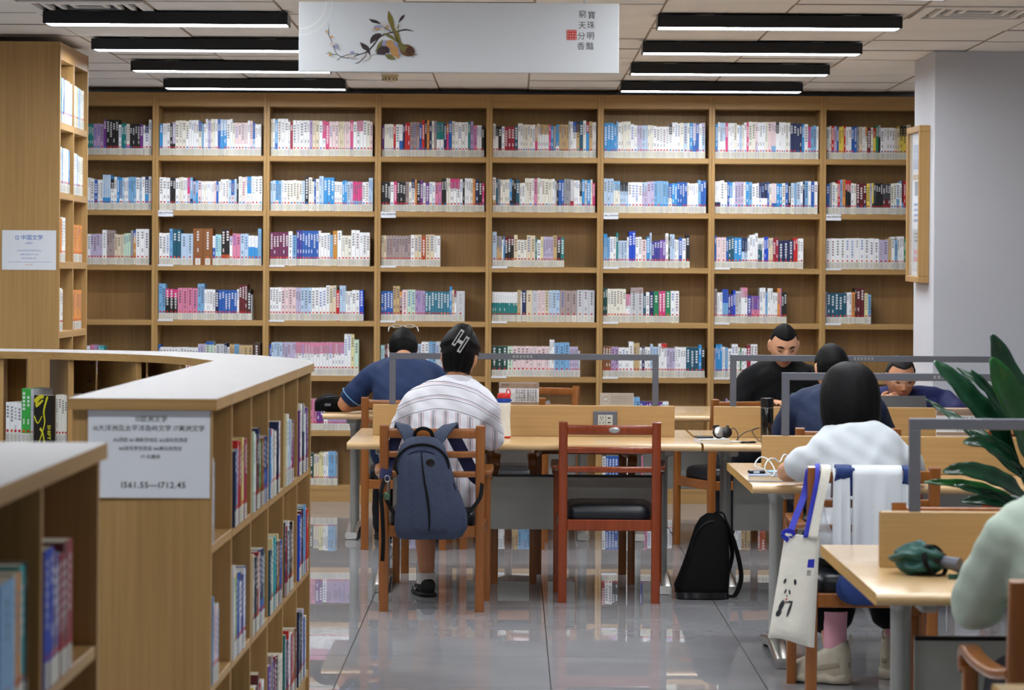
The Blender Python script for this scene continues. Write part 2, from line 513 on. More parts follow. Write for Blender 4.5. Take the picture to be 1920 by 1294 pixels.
pstroke([(1170, 680), (1130, 790), (1045, 900)], [1, 46, 3], 'leafgreen', 'painted_leaf')
pblob((1240, 770), (90, 70), 'petalb', 30); pblob((1400, 850), (80, 130), 'petalb', -25)
pblob((1290, 760), (70, 70), 'ochre', 20); pblob((1370, 880), (70, 100), 'ochre', -20); pblob((1420, 960), (35, 50), 'ochre', -20)
pstroke([(1065, 930), (1150, 880), (1230, 870), (1275, 915)], [10, 70, 66, 4], 'darkleaf', 'painted_leaf')
pstroke([(1210, 950), (1290, 980), (1390, 1025)], [4, 44, 2], 'leafgreen', 'painted_leaf')
pblob((1590, 870), (135, 100), 'bulb', 20, 'painted_bulb'); pstroke([(1455, 730), (1480, 790), (1560, 860)], [26, 50, 60], 'leafgreen', 'painted_bulb'); pblob((1640, 880), (75, 75), 'bulbdark', 10, 'painted_bulb')
pstroke([(1680, 920), (1700, 940), (1770, 940)], [12, 9, 3], 'bulb', 'painted_stem'); pstroke([(1690, 940), (1685, 1000)], [8, 2], 'bulb', 'painted_stem')
for c, r, mt, ro in (((1090, 470), (75, 32), 'petalb', -8), ((1070, 500), (60, 18), 'ochre', 0), ((1010, 520), (30, 22), 'petal', -30), ((1165, 510), (45, 32), 'petal', 10), ((1200, 430), (60, 34), 'petal', 15), ((1250, 470), (22, 26), 'ochre', 0),
                     ((1390, 465), (25, 30), 'petal', 0), ((1410, 505), (25, 20), 'petal', 0), ((1460, 455), (16, 28), 'petal', 0), ((210, 545), (14, 26), 'ochre', 0), ((295, 640), (22, 24), 'ochre', 30), ((300, 765), (48, 30), 'petal', 0), ((360, 745), (26, 16), 'petal', 0), ((372, 810), (28, 40), 'petalb', -10), ((260, 915), (34, 20), 'pale', 10), ((270, 955), (24, 18), 'ochre', 0),
                     ((650, 905), (38, 22), 'petalb', 0), ((600, 975), (60, 22), 'petal', 0), ((660, 985), (30, 16), 'petal', 0), ((815, 995), (22, 24), 'petal', 0), ((895, 970), (20, 26), 'petal', 20)):
    pblob(c, r, mt, ro)
for ch, px, py in (('寶', 1109, 30), ('珠', 1107.5, 48.5), ('明', 1107, 68.5), ('豔', 1105.5, 88), ('窮', 1092, 28), ('天', 1091.5, 49), ('分', 1090, 69), ('香', 1089, 88)):
    p = at(px, py, bd)
    lettering(ch, 0.031, (p.x - BC.x, -0.0124, p.z - BC.z), 'ink_black', bn, name='seal_script')
p = at(1071.5, 66, bd)
mb = MB(); q = 0.0195
sx, sz = p.x - BC.x, p.z - BC.z
mb.box(sx - q, sx + q, -0.0128, -0.012, sz - q, sz + q); mb.build('red_seal', 'ink_red', bn)
rs = random.Random(3)
mb = MB()
for k in range(16):          # illegible carved strokes of the seal
    u, v = -q + 0.005 + (k % 4) * 0.0098, -q + 0.005 + (k // 4) * 0.0098
    w, h = ((0.0036, 0.0009) if rs.random() < 0.5 else (0.0009, 0.0036))
    mb.box(sx + u - w, sx + u + w, -0.0131, -0.0127, sz + v - h, sz + v + h)
mb.build('seal_mark', 'banner', bn)
mb = MB()
for k, (r0, r1) in enumerate(((0.10, 0.106), (0.125, 0.129))):
    vs = []
    for rr in (r0, r1):
        vs.append([mb.bm.verts.new((-bw + rr * math.sin(R(a)), -0.0123, bh - rr * math.cos(R(a)))) for a in range(0, 91, 9)])
    for i in range(10): mb.bm.faces.new((vs[0][i], vs[0][i + 1], vs[1][i + 1], vs[1][i]))
mb.build('white_arc', 'white_plastic', bn)

# ------------------------------------------------------------------ framed notice on the pillar
fr = thing('picture_frame', 'narrow light wood frame with printed notice hung on the pillar', 'picture frame', (2.315, 14.82, 1.94))
fr.rotation_euler = (R(1.0), 0, 0)
hw, hh = 0.24, 0.44
for nm, b in (('frame_rail', (-0.06, 0, -hw, hw, hh - 0.035, hh)), ('frame_rail', (-0.06, 0, -hw, hw, -hh, -hh + 0.035)), ('frame_stile', (-0.06, 0, -hw, -hw + 0.035, -hh + 0.035, hh - 0.035)), ('frame_stile', (-0.06, 0, hw - 0.035, hw, -hh + 0.035, hh - 0.035))):
    part(nm, 'oak_z', fr, b, bevel=0.003)
part('backing', 'paper', fr, (-0.03, -0.02, -hw + 0.03, hw - 0.03, -hh + 0.03, hh - 0.03))
pr = lambda nm, rgb, y0_, y1_, z0_, z1_: part('print', plain(nm, rgb, 0.6), fr, (-0.0315, -0.03, y0_, y1_, z0_, z1_))
pr('notice_blue', (150, 170, 205), -0.16, 0.16, 0.2, 0.34); pr('notice_tan', (190, 160, 120), -0.17, 0.17, 0.14, 0.17)
pr('notice_dark', (90, 84, 100), -0.1, 0.1, 0.05, 0.13); pr('notice_grey', (176, 178, 186), -0.17, 0.17, -0.38, -0.14)
def text_bars(z, y_a, y_b, h, mat, n):       # lines of print too small to read
    mb = MB(); st = (y_b - y_a) / n
    for k in range(n):
        mb.box(-0.0325, -0.0316, y_a + k * st, y_a + (k + 0.72) * st, z - h / 2, z + h / 2)
    mb.build('printed_line', mat, fr)
for z in (0.0, -0.03, -0.06, -0.09): text_bars(z, -0.13, 0.13, 0.014, 'ink_blue', 9)
for z in (-0.165, -0.185, -0.205): text_bars(z, -0.12, 0.1, 0.01, 'ink_black', 9)
for z in (-0.27, -0.31): text_bars(z, -0.12, 0.12, 0.026, 'ink_red', 5)
MB().box(-0.045, -0.0435, -hw + 0.03, hw - 0.03, -hh + 0.03, hh - 0.03).build('glass', 'glass_clear', fr)

# ================================================================== BOOKCASES AND BOOKS
COLS = {   # name: srgb
 'white': (240, 242, 246), 'off-white': (234, 232, 222), 'cream': (222, 208, 182), 'pale grey': (196, 200, 208), 'grey': (150, 152, 158), 'pale blue': (182, 206, 232), 'light blue': (120, 172, 216),
 'sky blue': (52, 146, 214), 'blue': (36, 92, 176), 'royal blue': (18, 72, 198), 'navy': (26, 40, 86), 'indigo': (62, 62, 150), 'violet': (116, 82, 168), 'purple': (106, 50, 136), 'lavender': (190, 180, 212),
 'lilac': (176, 150, 196), 'pale pink': (232, 208, 212), 'pink': (214, 130, 164), 'hot pink': (212, 62, 128), 'plum': (112, 44, 84), 'mauve grey': (164, 146, 146), 'maroon': (98, 28, 36), 'crimson': (152, 28, 56),
 'red': (196, 32, 34), 'rust': (176, 76, 38), 'orange': (222, 146, 72), 'ochre': (196, 136, 50), 'brown': (136, 84, 44), 'dark brown': (70, 48, 38), 'tan': (196, 168, 122), 'yellow': (228, 204, 84), 'pale yellow': (226, 218, 168),
 'pale green': (196, 222, 204), 'green': (24, 128, 84), 'bright green': (60, 170, 70), 'teal': (22, 124, 126), 'dark teal': (24, 84, 108), 'teal blue': (52, 122, 148), 'dark green': (18, 68, 60), 'aqua': (166, 214, 222), 'turquoise': (40, 170, 180), 'black': (26, 26, 30), 'charcoal': (60, 62, 70)}
LINC = {k: srgb(*v) for k, v in COLS.items()}
DARK = {'blue', 'royal blue', 'navy', 'indigo', 'violet', 'purple', 'hot pink', 'plum', 'maroon', 'crimson', 'red', 'rust', 'brown', 'dark brown', 'green', 'bright green', 'teal', 'dark teal', 'teal blue', 'dark green', 'black', 'charcoal', 'ochre', 'sky blue', 'turquoise'}

def book_material():
    m, nt, b = new_mat('book_covers')
    a = nt.nodes.new('ShaderNodeVertexColor'); a.layer_name = 'cover'
    nt.links.new(a.outputs['Color'], b.inputs['Base Color'])
    b.inputs['Roughness'].default_value = 0.42
    return m
M['book'] = book_material()

class Books:
    def __init__(self): self.v, self.f, self.c = [], [], []
    def quad(self, ps, col):
        n = len(self.v); self.v += [tuple(p) for p in ps]; self.f.append((n, n + 1, n + 2, n + 3)); self.c.append(col)
    def build(self, name, parent=None):
        me = bpy.data.meshes.new(name)
        me.from_pydata(self.v, [], self.f)
        at_ = me.color_attributes.new('cover', 'FLOAT_COLOR', 'CORNER')
        i = 0
        for f, c in zip(self.f, self.c):
            for _ in f:
                at_.data[i].color = (*c, 1); i += 1
        me.materials.append(M['book'])
        o = bpy.data.objects.new(name, me); COL.objects.link(o); o.parent = parent
        return o

class Book:
    """one standing book; o = lower front corner of the spine, u = along the shelf, n = out of the shelf"""
    def __init__(self, o, u, n, w, h, dep, col, place, col2=None, split=None, rng=None, title=None, lean=0.0, label=True):
        self.o, self.u, self.n, self.w, self.h, self.dep = Vector(o), Vector(u), Vector(n), w, h, dep
        self.col, self.col2, self.split, self.place, self.lean, self.has_label = col, col2, split, place, lean, label
        self.rng = random.Random(rng)
        self.title = title
        c = self.o + self.u * (w / 2) + Vector((0, 0, h / 2))
        view = (Vector((0, 0, EYE)) - c)
        dist = view.length
        cosv = abs(view.normalized().dot(self.n))
        side = abs(view.normalized().dot(self.u)) * dep * 0.25
        self.area = (w * cosv + (0 if place[0] == 'tall' else side)) * h / dist ** 2
        self.neigh = None
    def pt(self, s, t, z):
        return self.o + self.u * (s + self.lean * z) - self.n * t + Vector((0, 0, z))
    def cover(self, B):
        w, h, d = self.w - 0.0008, self.h, self.dep
        c = LINC[self.col]; c2 = LINC[self.col2] if self.col2 else c
        pg = srgb(220, 212, 192)
        P = self.pt
        sp = self.split if self.split else 0.62
        z1 = h * sp
        B.quad([P(0, 0, 0), P(w, 0, 0), P(w, 0, z1), P(0, 0, z1)], c)
        B.quad([P(0, 0, z1), P(w, 0, z1), P(w, 0, h), P(0, 0, h)], c2)
        B.quad([P(0, d, 0), P(0, 0, 0), P(0, 0, h), P(0, d, h)], c)
        B.quad([P(w, 0, 0), P(w, d, 0), P(w, d, h), P(w, 0, h)], c)
        e = min(0.0015, w * 0.1)
        B.quad([P(0, 0, h), P(w, 0, h), P(w, d, h), P(0, d, h)], c)
        B.quad([P(e, 0.002, h + 0.0003), P(w - e, 0.002, h + 0.0003), P(w - e, d, h + 0.0003), P(e, d, h + 0.0003)], pg)
        B.quad([P(w, d, 0), P(0, d, 0), P(0, d, h), P(w, d, h)], pg)
        B.quad([P(0, 0, 0), P(0, d, 0), P(w, d, 0), P(w, 0, 0)], c)
        # title characters down the spine
        tc = self.title or ('white' if self.col in DARK else self.rng.choice(['charcoal', 'charcoal', 'navy', 'maroon', 'grey', 'blue']))
        if self.title != 'none':
            t = LINC[tc]
            top = h * self.rng.uniform(0.84, 0.93)
            g = min(0.62 * w, 0.014); k = self.rng.randint(3, 7); st = g * 1.25
            for i in range(k):
                zc = top - i * st
                if zc < 0.45 * h: break
                a = w / 2 - g / 2 * self.rng.uniform(0.8, 1); b2 = w - a
                B.quad([P(a, -0.0003, zc - g * .42), P(b2, -0.0003, zc - g * .42), P(b2, -0.0003, zc + g * .42), P(a, -0.0003, zc + g * .42)], tuple(x * 0.75 + y * 0.25 for x, y in zip(t, c)))
            if self.rng.random() < 0.45:
                z = h * 0.36; gg = g * 0.6
                B.quad([P(w / 2 - gg / 2, -0.0003, z), P(w / 2 + gg / 2, -0.0003, z), P(w / 2 + gg / 2, -0.0003, z + h * .1), P(w / 2 - gg / 2, -0.0003, z + h * .1)], tuple(x * 0.6 + y * 0.4 for x, y in zip(t, c)))
    def sticker(self, B):
        w = self.w - 0.0008; P = self.pt
        q0 = self.rng.uniform(-14, 10); lab = srgb(212 + q0, 211 + q0, 202 + q0 * 0.8 + self.rng.uniform(-8, 8)); dot = srgb(*self.rng.choice([(190, 34, 36), (190, 34, 36), (216, 92, 40)]))
        if self.place[0] in ('wall', 'tall') and self.place[1] < 2: dot = srgb(*self.rng.choice([(40, 110, 190), (190, 34, 36), (190, 34, 60)]))
        lw = min(w, 0.034); a = w / 2 - lw / 2
        B.quad([P(a, -0.0006, 0.002), P(a + lw, -0.0006, 0.002), P(a + lw, -0.0006, 0.046), P(a, -0.0006, 0.046)], lab)
        g = min(lw * 0.62, 0.011)
        B.quad([P(w / 2 - g / 2, -0.0007, 0.049), P(w / 2 + g / 2, -0.0007, 0.049), P(w / 2 + g / 2, -0.0007, 0.049 + g), P(w / 2 - g / 2, -0.0007, 0.049 + g)], dot)
        for q in range(3):
            z = 0.012 + q * 0.010
            B.quad([P(w / 2 - lw * .25, -0.0008, z), P(w / 2 + lw * .25, -0.0008, z), P(w / 2 + lw * .25, -0.0008, z + 0.0035), P(w / 2 - lw * .25, -0.0008, z + 0.0035)], srgb(150, 150, 148))

ALL_BOOKS = []
seed = [0]
def row_of(cells, o, u, n, width, place, start=0.004, dep=0.15, jitter=0.004, front=0.03, lean=0.0):
    """cells [(count, colour, thickness mm, height mm, upper colour?)] set side by side from o along u"""
    s = start; made = []
    for cell in cells:
        cnt, col, w, h = cell[:4]
        col2 = cell[4] if len(cell) > 4 else None
        split = cell[5] if len(cell) > 5 else None
        for i in range(cnt):
            ww = w / 1000.0
            if s + ww > width - 0.003: break
            seed[0] += 1
            rr = random.Random(seed[0])
            hh = h / 1000.0 + rr.uniform(-0.0015, 0.0015)
            made.append(Book(Vector(o) + Vector(u) * s - Vector(n) * (front + rr.uniform(0, jitter)), u, n, ww, hh, dep + rr.uniform(-0.01, 0.01), col, place, col2, split, rng=seed[0], lean=lean))
            s += ww + 0.0005
    for i, b in enumerate(made):
        nb = [made[k].col for k in (i - 1, i + 1) if 0 <= k < len(made)]
        diff = [c for c in nb if c != b.col]
        b.neigh = diff[0] if diff else (nb[0] if nb else None)
    i = 0
    while i < len(made):
        j = i
        while j + 1 < len(made) and (made[j + 1].col, made[j + 1].col2, round(made[j + 1].w, 4)) == (made[i].col, made[i].col2, round(made[i].w, 4)): j += 1
        for q in range(i, j + 1):
            made[q].run = (q - i, j - i + 1)
            made[q].sides = (made[i - 1].col if i else None, made[j + 1].col if j + 1 < len(made) else None)
        i = j + 1
    ALL_BOOKS.extend(made)
    return s

def random_cells(palette, width, rng, hmin=200, hmax=232, tmin=12, tmax=24, fill=1.0):
    out = []; s = 0
    names = [p for p, _ in palette]; wts = [w for _, w in palette]
    base = rng.uniform(hmin, hmax)
    while s < width * 1000 * fill - tmax:
        col = rng.choices(names, wts)[0]; t = rng.uniform(tmin, tmax)
        n = rng.choices([1, 2, 3, 4], [72, 16, 8, 4])[0]
        if rng.random() < 0.3: base = rng.uniform(hmin, hmax)
        h = base + rng.uniform(-5, 5)
        c2 = rng.choices([None] + names, [len(names) * 4.0] + [1] * len(names))[0]
        out.append((n, col, t, h, c2, rng.choice([0.35, 0.5, 0.7])))
        s += n * (t + 0.5)
    return out

PAL = {
 'wb': [('white', 38), ('off-white', 16), ('pale blue', 14), ('light blue', 7), ('blue', 6), ('sky blue', 6), ('navy', 3), ('black', 3), ('lavender', 3), ('pale pink', 2), ('hot pink', 1)],
 'wp': [('white', 44), ('off-white', 12), ('pale pink', 8), ('pink', 2), ('hot pink', 5), ('light blue', 8), ('blue', 3), ('black', 3), ('lilac', 3), ('cream', 5), ('crimson', 2)],
 'dk': [('white', 22), ('off-white', 10), ('black', 14), ('purple', 8), ('hot pink', 7), ('pink', 6), ('blue', 5), ('orange', 5), ('teal', 5), ('red', 4), ('mauve grey', 4), ('lilac', 5), ('navy', 4)],
 'gm': [('white', 28), ('pale grey', 14), ('off-white', 14), ('grey', 6), ('pink', 5), ('hot pink', 4), ('blue', 6), ('black', 6), ('tan', 5), ('dark teal', 5), ('crimson', 3), ('sky blue', 4)],
 'bl': [('white', 32), ('pale blue', 18), ('light blue', 14), ('blue', 10), ('sky blue', 8), ('off-white', 10), ('turquoise', 3), ('lavender', 4), ('black', 3)],
 'mx': [('white', 18), ('off-white', 12), ('cream', 8), ('black', 10), ('charcoal', 6), ('blue', 8), ('red', 7), ('yellow', 4), ('grey', 8), ('green', 4), ('lavender', 5), ('maroon', 5), ('light blue', 5), ('orange', 3)],
 'cl': [('navy', 12), ('blue', 12), ('red', 8), ('white', 16), ('off-white', 8), ('cream', 8), ('teal', 7), ('black', 8), ('crimson', 6), ('yellow', 4), ('purple', 6), ('light blue', 8), ('brown', 4), ('bright green', 3), ('maroon', 5)],
}

ROWNAME = ['top', 'second', 'third', 'fourth', 'fifth', 'sixth', 'lowest']
BAYNAME = {7: 'first', 6: 'second', 5: 'third', 4: 'fourth', 3: 'fifth', 2: 'sixth', 1: 'seventh', 0: 'eighth'}
SHELF_Z = [2.318 - 0.3684 * k for k in range(7)]
BX0, BWID, WD = -3.154, 0.7465, 17.55

# ---- the long wall of oak bookcases, one unit per bay
def make_wall_case():
    t = thing('bookcase', 'x', 'bookcase')
    w = BWID / 2
    for s in (-1, 1):
        part('side_panel', 'oak_z', t, (min(s * (w - 0.0004), s * (w - 0.0204)), max(s * (w - 0.0004), s * (w - 0.0204)), 0, 0.3, 0, 2.74), bevel=0.0012)
    part('back_panel', 'oak_z', t, (-w + 0.02, w - 0.02, 0.288, 0.3, 0.0, 2.74))
    for z in SHELF_Z[:6]:
        part('shelf', 'oak_x', t, (-w + 0.0206, w - 0.0206, 0.002, 0.288, z - 0.036, z), bevel=0.0012)
    part('bottom_shelf', 'oak_x', t, (-w + 0.0206, w - 0.0206, 0.002, 0.288, SHELF_Z[6] - 0.03, SHELF_Z[6]), bevel=0.0012)
    part('plinth', 'oak_x', t, (-w + 0.0206, w - 0.0206, 0.004, 0.03, 0.0, SHELF_Z[6] - 0.03))
    part('header', 'oak_x', t, (-w + 0.0206, w - 0.0206, 0.003, 0.288, 2.648, 2.74), bevel=0.0012)
    return t
wall_cases = []
for b in range(8):
    o = make_wall_case() if b == 0 else copy_tree(wall_cases[0])
    o.location = (BX0 + BWID * (b + 0.5), WD, 0)
    tag(o, f'floor-to-ceiling oak bookcase of seven shelves, {BAYNAME[b]} bay counted from the pillar', 'bookcase', 'wall bookcases')
    wall_cases.append(o)
# paper strips on the shelf fronts
M['strip'] = plain('shelf_strip_paper', (226, 230, 240), 0.6)
for b in range(8):
    t = wall_cases[b]; w = BWID / 2
    for r in (2, 3, 4, 5):
        if b == 0 or (r == 4 and b in (7,)): continue
        part('shelf_label', 'strip', t, (-w + 0.022, -w + 0.125, -0.002, 0.004, SHELF_Z[r] - 0.008, SHELF_Z[r] + 0.004))
    if b in (1, 3, 5, 7):
        tg = part('shelf_label', 'strip', t, (-w + 0.022, -w + 0.122, -0.003, 0.003, SHELF_Z[1] - 0.043, SHELF_Z[1] - 0.001))
        lettering('二层以上图书不外借', 0.0118, (-w + 0.072, -0.0036, SHELF_Z[1] - 0.020), 'ink_black', tg, bold=0.0003)

W3 = {
 0: [(14, 'white', 20, 205), (4, 'lavender', 19, 205), (1, 'white', 30, 232), (3, 'mauve grey', 17, 232), (1, 'cream', 20, 205), (2, 'cream', 20, 202), (3, 'pale green', 15, 210), (1, 'grey', 18, 230), (1, 'ochre', 16, 230, 'blue', .8), (5, 'white', 29, 241)],
 1: [(3, 'white', 23, 214), (1, 'light blue', 22, 242), (2, 'dark teal', 27, 240), (2, 'pale blue', 40, 212), (2, 'brown', 65, 246), (1, 'blue', 18, 198, 'white', .6), (2, 'aqua', 20, 206), (2, 'rust', 27, 243, 'black', .3), (1, 'white', 19, 198, 'lavender', .8), (2, 'pink', 26, 212), (2, 'pale blue', 26, 212), (3, 'sky blue', 21, 200, 'white', .62), (1, 'light blue', 24, 246), (1, 'pale yellow', 24, 288)],
 2: [(6, 'plum', 20, 225), (1, 'white', 27, 230), (1, 'light blue', 27, 205), (2, 'indigo', 18, 236), (6, 'blue', 18, 236), (1, 'white', 14, 236), (3, 'white', 20, 222), (1, 'light blue', 20, 208), (1, 'ochre', 28, 236), (1, 'white', 29, 236), (3, 'off-white', 21, 205), (2, 'white', 28, 240), (3, 'white', 22, 226)],
 3: [(2, 'cream', 17, 206), (8, 'mauve grey', 20, 206), (1, 'white', 24, 212), (2, 'cream', 23, 212), (1, 'rust', 29, 206), (2, 'cream', 27, 214), (2, 'white', 20, 207)],
 4: [(1, 'pale blue', 28, 236), (2, 'tan', 17, 206, 'grey', .65), (1, 'white', 10, 185), (1, 'sky blue', 9, 206), (3, 'black', 20, 206, 'maroon', .76), (1, 'cream', 24, 214), (3, 'off-white', 20, 183), (2, 'cream', 28, 213), (1, 'teal', 12, 195), (1, 'white', 24, 182), (1, 'pale yellow', 17, 204), (4, 'lavender', 16, 205), (1, 'tan', 25, 214), (1, 'black', 26, 205, 'plum', .75), (1, 'teal', 22, 200)],
 5: [(1, 'light blue', 26, 226, 'sky blue', .6), (1, 'light blue', 17, 203), (2, 'white', 20, 207), (1, 'teal', 14, 236), (3, 'pale blue', 19, 181), (1, 'white', 12, 205), (2, 'royal blue', 22, 244), (2, 'white', 20, 206), (1, 'pale pink', 32, 190), (1, 'sky blue', 22, 206), (1, 'pale blue', 12, 236), (3, 'indigo', 17, 180), (2, 'violet', 20, 188), (1, 'white', 18, 233), (1, 'black', 10, 205), (2, 'pale blue', 15, 227), (2, 'white', 14, 190), (1, 'blue', 22, 206), (1, 'white', 24, 198), (1, 'black', 26, 225)],
 6: [(1, 'blue', 12, 218), (2, 'pale pink', 32, 207), (1, 'blue', 14, 205), (2, 'dark teal', 19, 214), (2, 'sky blue', 25, 207), (2, 'pale blue', 19, 205, 'navy', .55), (1, 'white', 14, 204), (2, 'white', 18, 226), (1, 'white', 18, 236), (2, 'dark teal', 14, 205, 'white', .8), (1, 'white', 12, 205), (2, 'royal blue', 14, 212), (2, 'cream', 15, 205), (2, 'crimson', 18, 203), (3, 'navy', 33, 190), (2, 'red', 14, 206), (1, 'white', 14, 203), (1, 'white', 22, 203)],
 7: [(11, 'white', 32, 206), (2, 'lavender', 30, 197), (1, 'tan', 22, 208), (1, 'white', 22, 220), (1, 'light blue', 18, 195), (3, 'white', 14, 222), (2, 'green', 12, 205), (1, 'red', 14, 205), (6, 'white', 20, 205)]}
W4 = {
 0: [],
 1: [(2, 'light blue', 22, 243), (3, 'black', 27, 206, 'hot pink', .72), (4, 'pink', 33, 214), (2, 'light blue', 22, 243), (4, 'white', 18, 206), (1, 'navy', 22, 203), (6, 'blue', 20, 203), (1, 'white', 14, 207), (3, 'maroon', 18, 238), (1, 'black', 24, 206), (1, 'pale grey', 7, 172)],
 2: [(4, 'white', 19, 222), (4, 'pale pink', 24, 222), (2, 'lavender', 15, 222), (3, 'pale blue', 24, 222), (4, 'white', 24, 222), (1, 'white', 22, 236), (2, 'cream', 22, 236), (1, 'red', 22, 206), (2, 'pale blue', 20, 236), (3, 'white', 14, 200), (2, 'white', 24, 206), (1, 'royal blue', 28, 206)],
 3: [(4, 'blue', 20, 202), (2, 'tan', 22, 236), (1, 'maroon', 14, 200, 'orange', .8), (1, 'pale pink', 36, 212), (2, 'pale green', 26, 212), (4, 'lilac', 16, 206), (8, 'teal blue', 20, 200), (1, 'sky blue', 15, 236), (1, 'cream', 15, 212), (1, 'white', 15, 206, 'crimson', .8), (1, 'pale grey', 55, 205)],
 4: [(11, 'teal', 15, 200, 'white', .64), (1, 'tan', 22, 214), (1, 'white', 8, 205), (1, 'navy', 28, 212), (1, 'cream', 40, 212), (1, 'pale grey', 34, 210), (2, 'pale pink', 25, 212), (1, 'cream', 25, 212), (3, 'pale blue', 24, 213), (3, 'mauve grey', 38, 213), (3, 'pale grey', 39, 216)],
 5: [(2, 'dark green', 14, 232), (6, 'off-white', 20, 226), (2, 'white', 16, 190, 'pink', .6), (2, 'pale grey', 42, 236, 'mauve grey', .84), (1, 'dark teal', 18, 188), (1, 'white', 22, 206), (1, 'navy', 28, 212), (1, 'green', 34, 212), (2, 'hot pink', 22, 212), (1, 'green', 34, 212), (2, 'white', 28, 214)],
 6: [(1, 'mauve grey', 19, 228), (2, 'white', 17, 205), (2, 'light blue', 19, 228, 'royal blue', .6), (2, 'indigo', 16, 192), (1, 'royal blue', 16, 222), (2, 'pale grey', 18, 216), (2, 'white', 21, 240, 'pink', .72), (1, 'indigo', 26, 189), (3, 'pink', 18, 184, 'violet', .5), (2, 'white', 19, 238), (1, 'light blue', 14, 208), (2, 'white', 17, 236), (2, 'white', 15, 208), (1, 'orange', 16, 236), (1, 'pink', 10, 236), (2, 'black', 17, 208)],
 7: [(1, 'lavender', 10, 215), (5, 'dark teal', 26, 206), (2, 'white', 16, 212), (1, 'orange', 22, 212), (1, 'dark brown', 10, 240), (2, 'maroon', 26, 240), (1, 'pale yellow', 24, 205), (1, 'light blue', 20, 198)]}
W5 = {
 0: [(14, 'white', 20, 190), (2, 'pink', 14, 196), (2, 'lilac', 14, 196), (2, 'turquoise', 17, 190)],
 1: [(1, 'blue', 12, 205), (13, 'white', 19, 183), (3, 'lavender', 17, 206), (2, 'pale green', 26, 224, 'blue', .9), (1, 'off-white', 14, 195), (2, 'pale grey', 28, 205), (1, 'navy', 18, 212), (1, 'white', 16, 186), (2, 'tan', 16, 206), (2, 'light blue', 15, 206), (3, 'tan', 30, 200), (1, 'dark brown', 52, 216)],
 2: [(1, 'royal blue', 12, 205), (4, 'pale blue', 18, 222), (5, 'lavender', 17, 222), (16, 'white', 20, 222, 'pink', .66), (2, 'white', 22, 280), (1, 'pale yellow', 22, 280), (1, 'pale green', 30, 242)],
 3: [(1, 'aqua', 27, 205), (2, 'maroon', 10, 205), (7, 'white', 22, 215), (3, 'pale blue', 22, 215), (2, 'white', 24, 230), (2, 'light blue', 24, 230), (2, 'pale grey', 22, 232), (1, 'crimson', 18, 240)],
 4: [(3, 'dark green', 35, 204), (1, 'pale green', 34, 204), (9, 'pale pink', 27, 204), (2, 'white', 16, 250), (3, 'light blue', 33, 230), (4, 'lavender', 14, 204), (1, 'pale grey', 14, 175)],
 5: [(3, 'brown', 18, 205), (2, 'lilac', 25, 205), (3, 'white', 22, 200), (1, 'white', 32, 240), (2, 'tan', 20, 230), (1, 'white', 15, 200), (1, 'navy', 18, 205), (2, 'white', 18, 204), (1, 'pale blue', 18, 225), (2, 'pale blue', 18, 205), (1, 'white', 18, 228), (2, 'white', 18, 228, 'red', .86), (3, 'lavender', 18, 200), (4, 'white', 18, 205), (3, 'dark teal', 28, 205), (1, 'sky blue', 18, 222), (1, 'black', 22, 195)],
 6: [(1, 'lavender', 12, 200), (3, 'sky blue', 14, 226), (1, 'white', 18, 208), (1, 'light blue', 20, 205), (1, 'white', 24, 198), (2, 'white', 20, 226), (1, 'off-white', 14, 205), (1, 'green', 10, 195), (2, 'white', 17, 200), (1, 'crimson', 26, 220), (2, 'white', 22, 228)],
 7: []}
W6 = {
 0: [(10, 'white', 20, 200)], 1: [(20, 'off-white', 20, 205), (6, 'lavender', 18, 205)],
 2: [(10, 'white', 20, 205), (5, 'pink', 22, 212), (2, 'purple', 24, 212), (1, 'white', 26, 200), (11, 'lilac', 15, 205)],
 3: [(6, 'white', 20, 200), (4, 'lavender', 18, 205), (4, 'off-white', 20, 195)],
 4: [(3, 'pale blue', 24, 210), (5, 'white', 26, 206), (2, 'navy', 18, 210), (4, 'white', 22, 212), (3, 'grey', 20, 204)],
 5: [(1, 'crimson', 22, 218), (2, 'white', 24, 205), (4, 'charcoal', 20, 200), (2, 'white', 20, 208), (2, 'light blue', 28, 236), (2, 'indigo', 20, 208), (6, 'purple', 18, 205), (2, 'white', 20, 205)],
 6: [(5, 'purple', 16, 205), (1, 'lilac', 12, 230), (3, 'white', 22, 212), (3, 'grey', 24, 212), (2, 'navy', 20, 220), (6, 'white', 24, 205), (3, 'pale pink', 24, 205)],
 7: [(5, 'white', 22, 205), (4, 'navy', 22, 205)]}
W7 = {
 0: [], 1: [(10, 'white', 20, 200)],
 2: [(12, 'off-white', 20, 205), (2, 'pale green', 12, 205), (1, 'dark green', 30, 212), (2, 'cream', 18, 206), (2, 'pale yellow', 14, 222), (2, 'white', 16, 222), (3, 'light blue', 16, 226), (1, 'grey', 12, 220)],
 3: [(5, 'white', 22, 205), (3, 'light blue', 20, 205), (4, 'lavender', 20, 205)],
 4: [(6, 'white', 20, 205), (3, 'tan', 20, 208), (5, 'light blue', 20, 205), (5, 'white', 20, 205)],
 5: [(1, 'white', 24, 205), (5, 'blue', 20, 208), (2, 'off-white', 24, 210), (1, 'bright green', 14, 215), (3, 'white', 20, 205), (3, 'pink', 18, 205), (8, 'white', 20, 195)],
 6: [(3, 'cream', 22, 200), (6, 'white', 20, 200), (3, 'tan', 20, 200), (2, 'navy', 20, 205), (2, 'rust', 30, 205)],
 7: [(6, 'white', 22, 205)]}
R1P = ['dk', 'wb', 'wp', 'dk', 'gm', 'bl', 'wb', 'mx']
R2P = ['wb', 'wb', 'wb', 'dk', 'gm', 'bl', 'wb', 'mx']
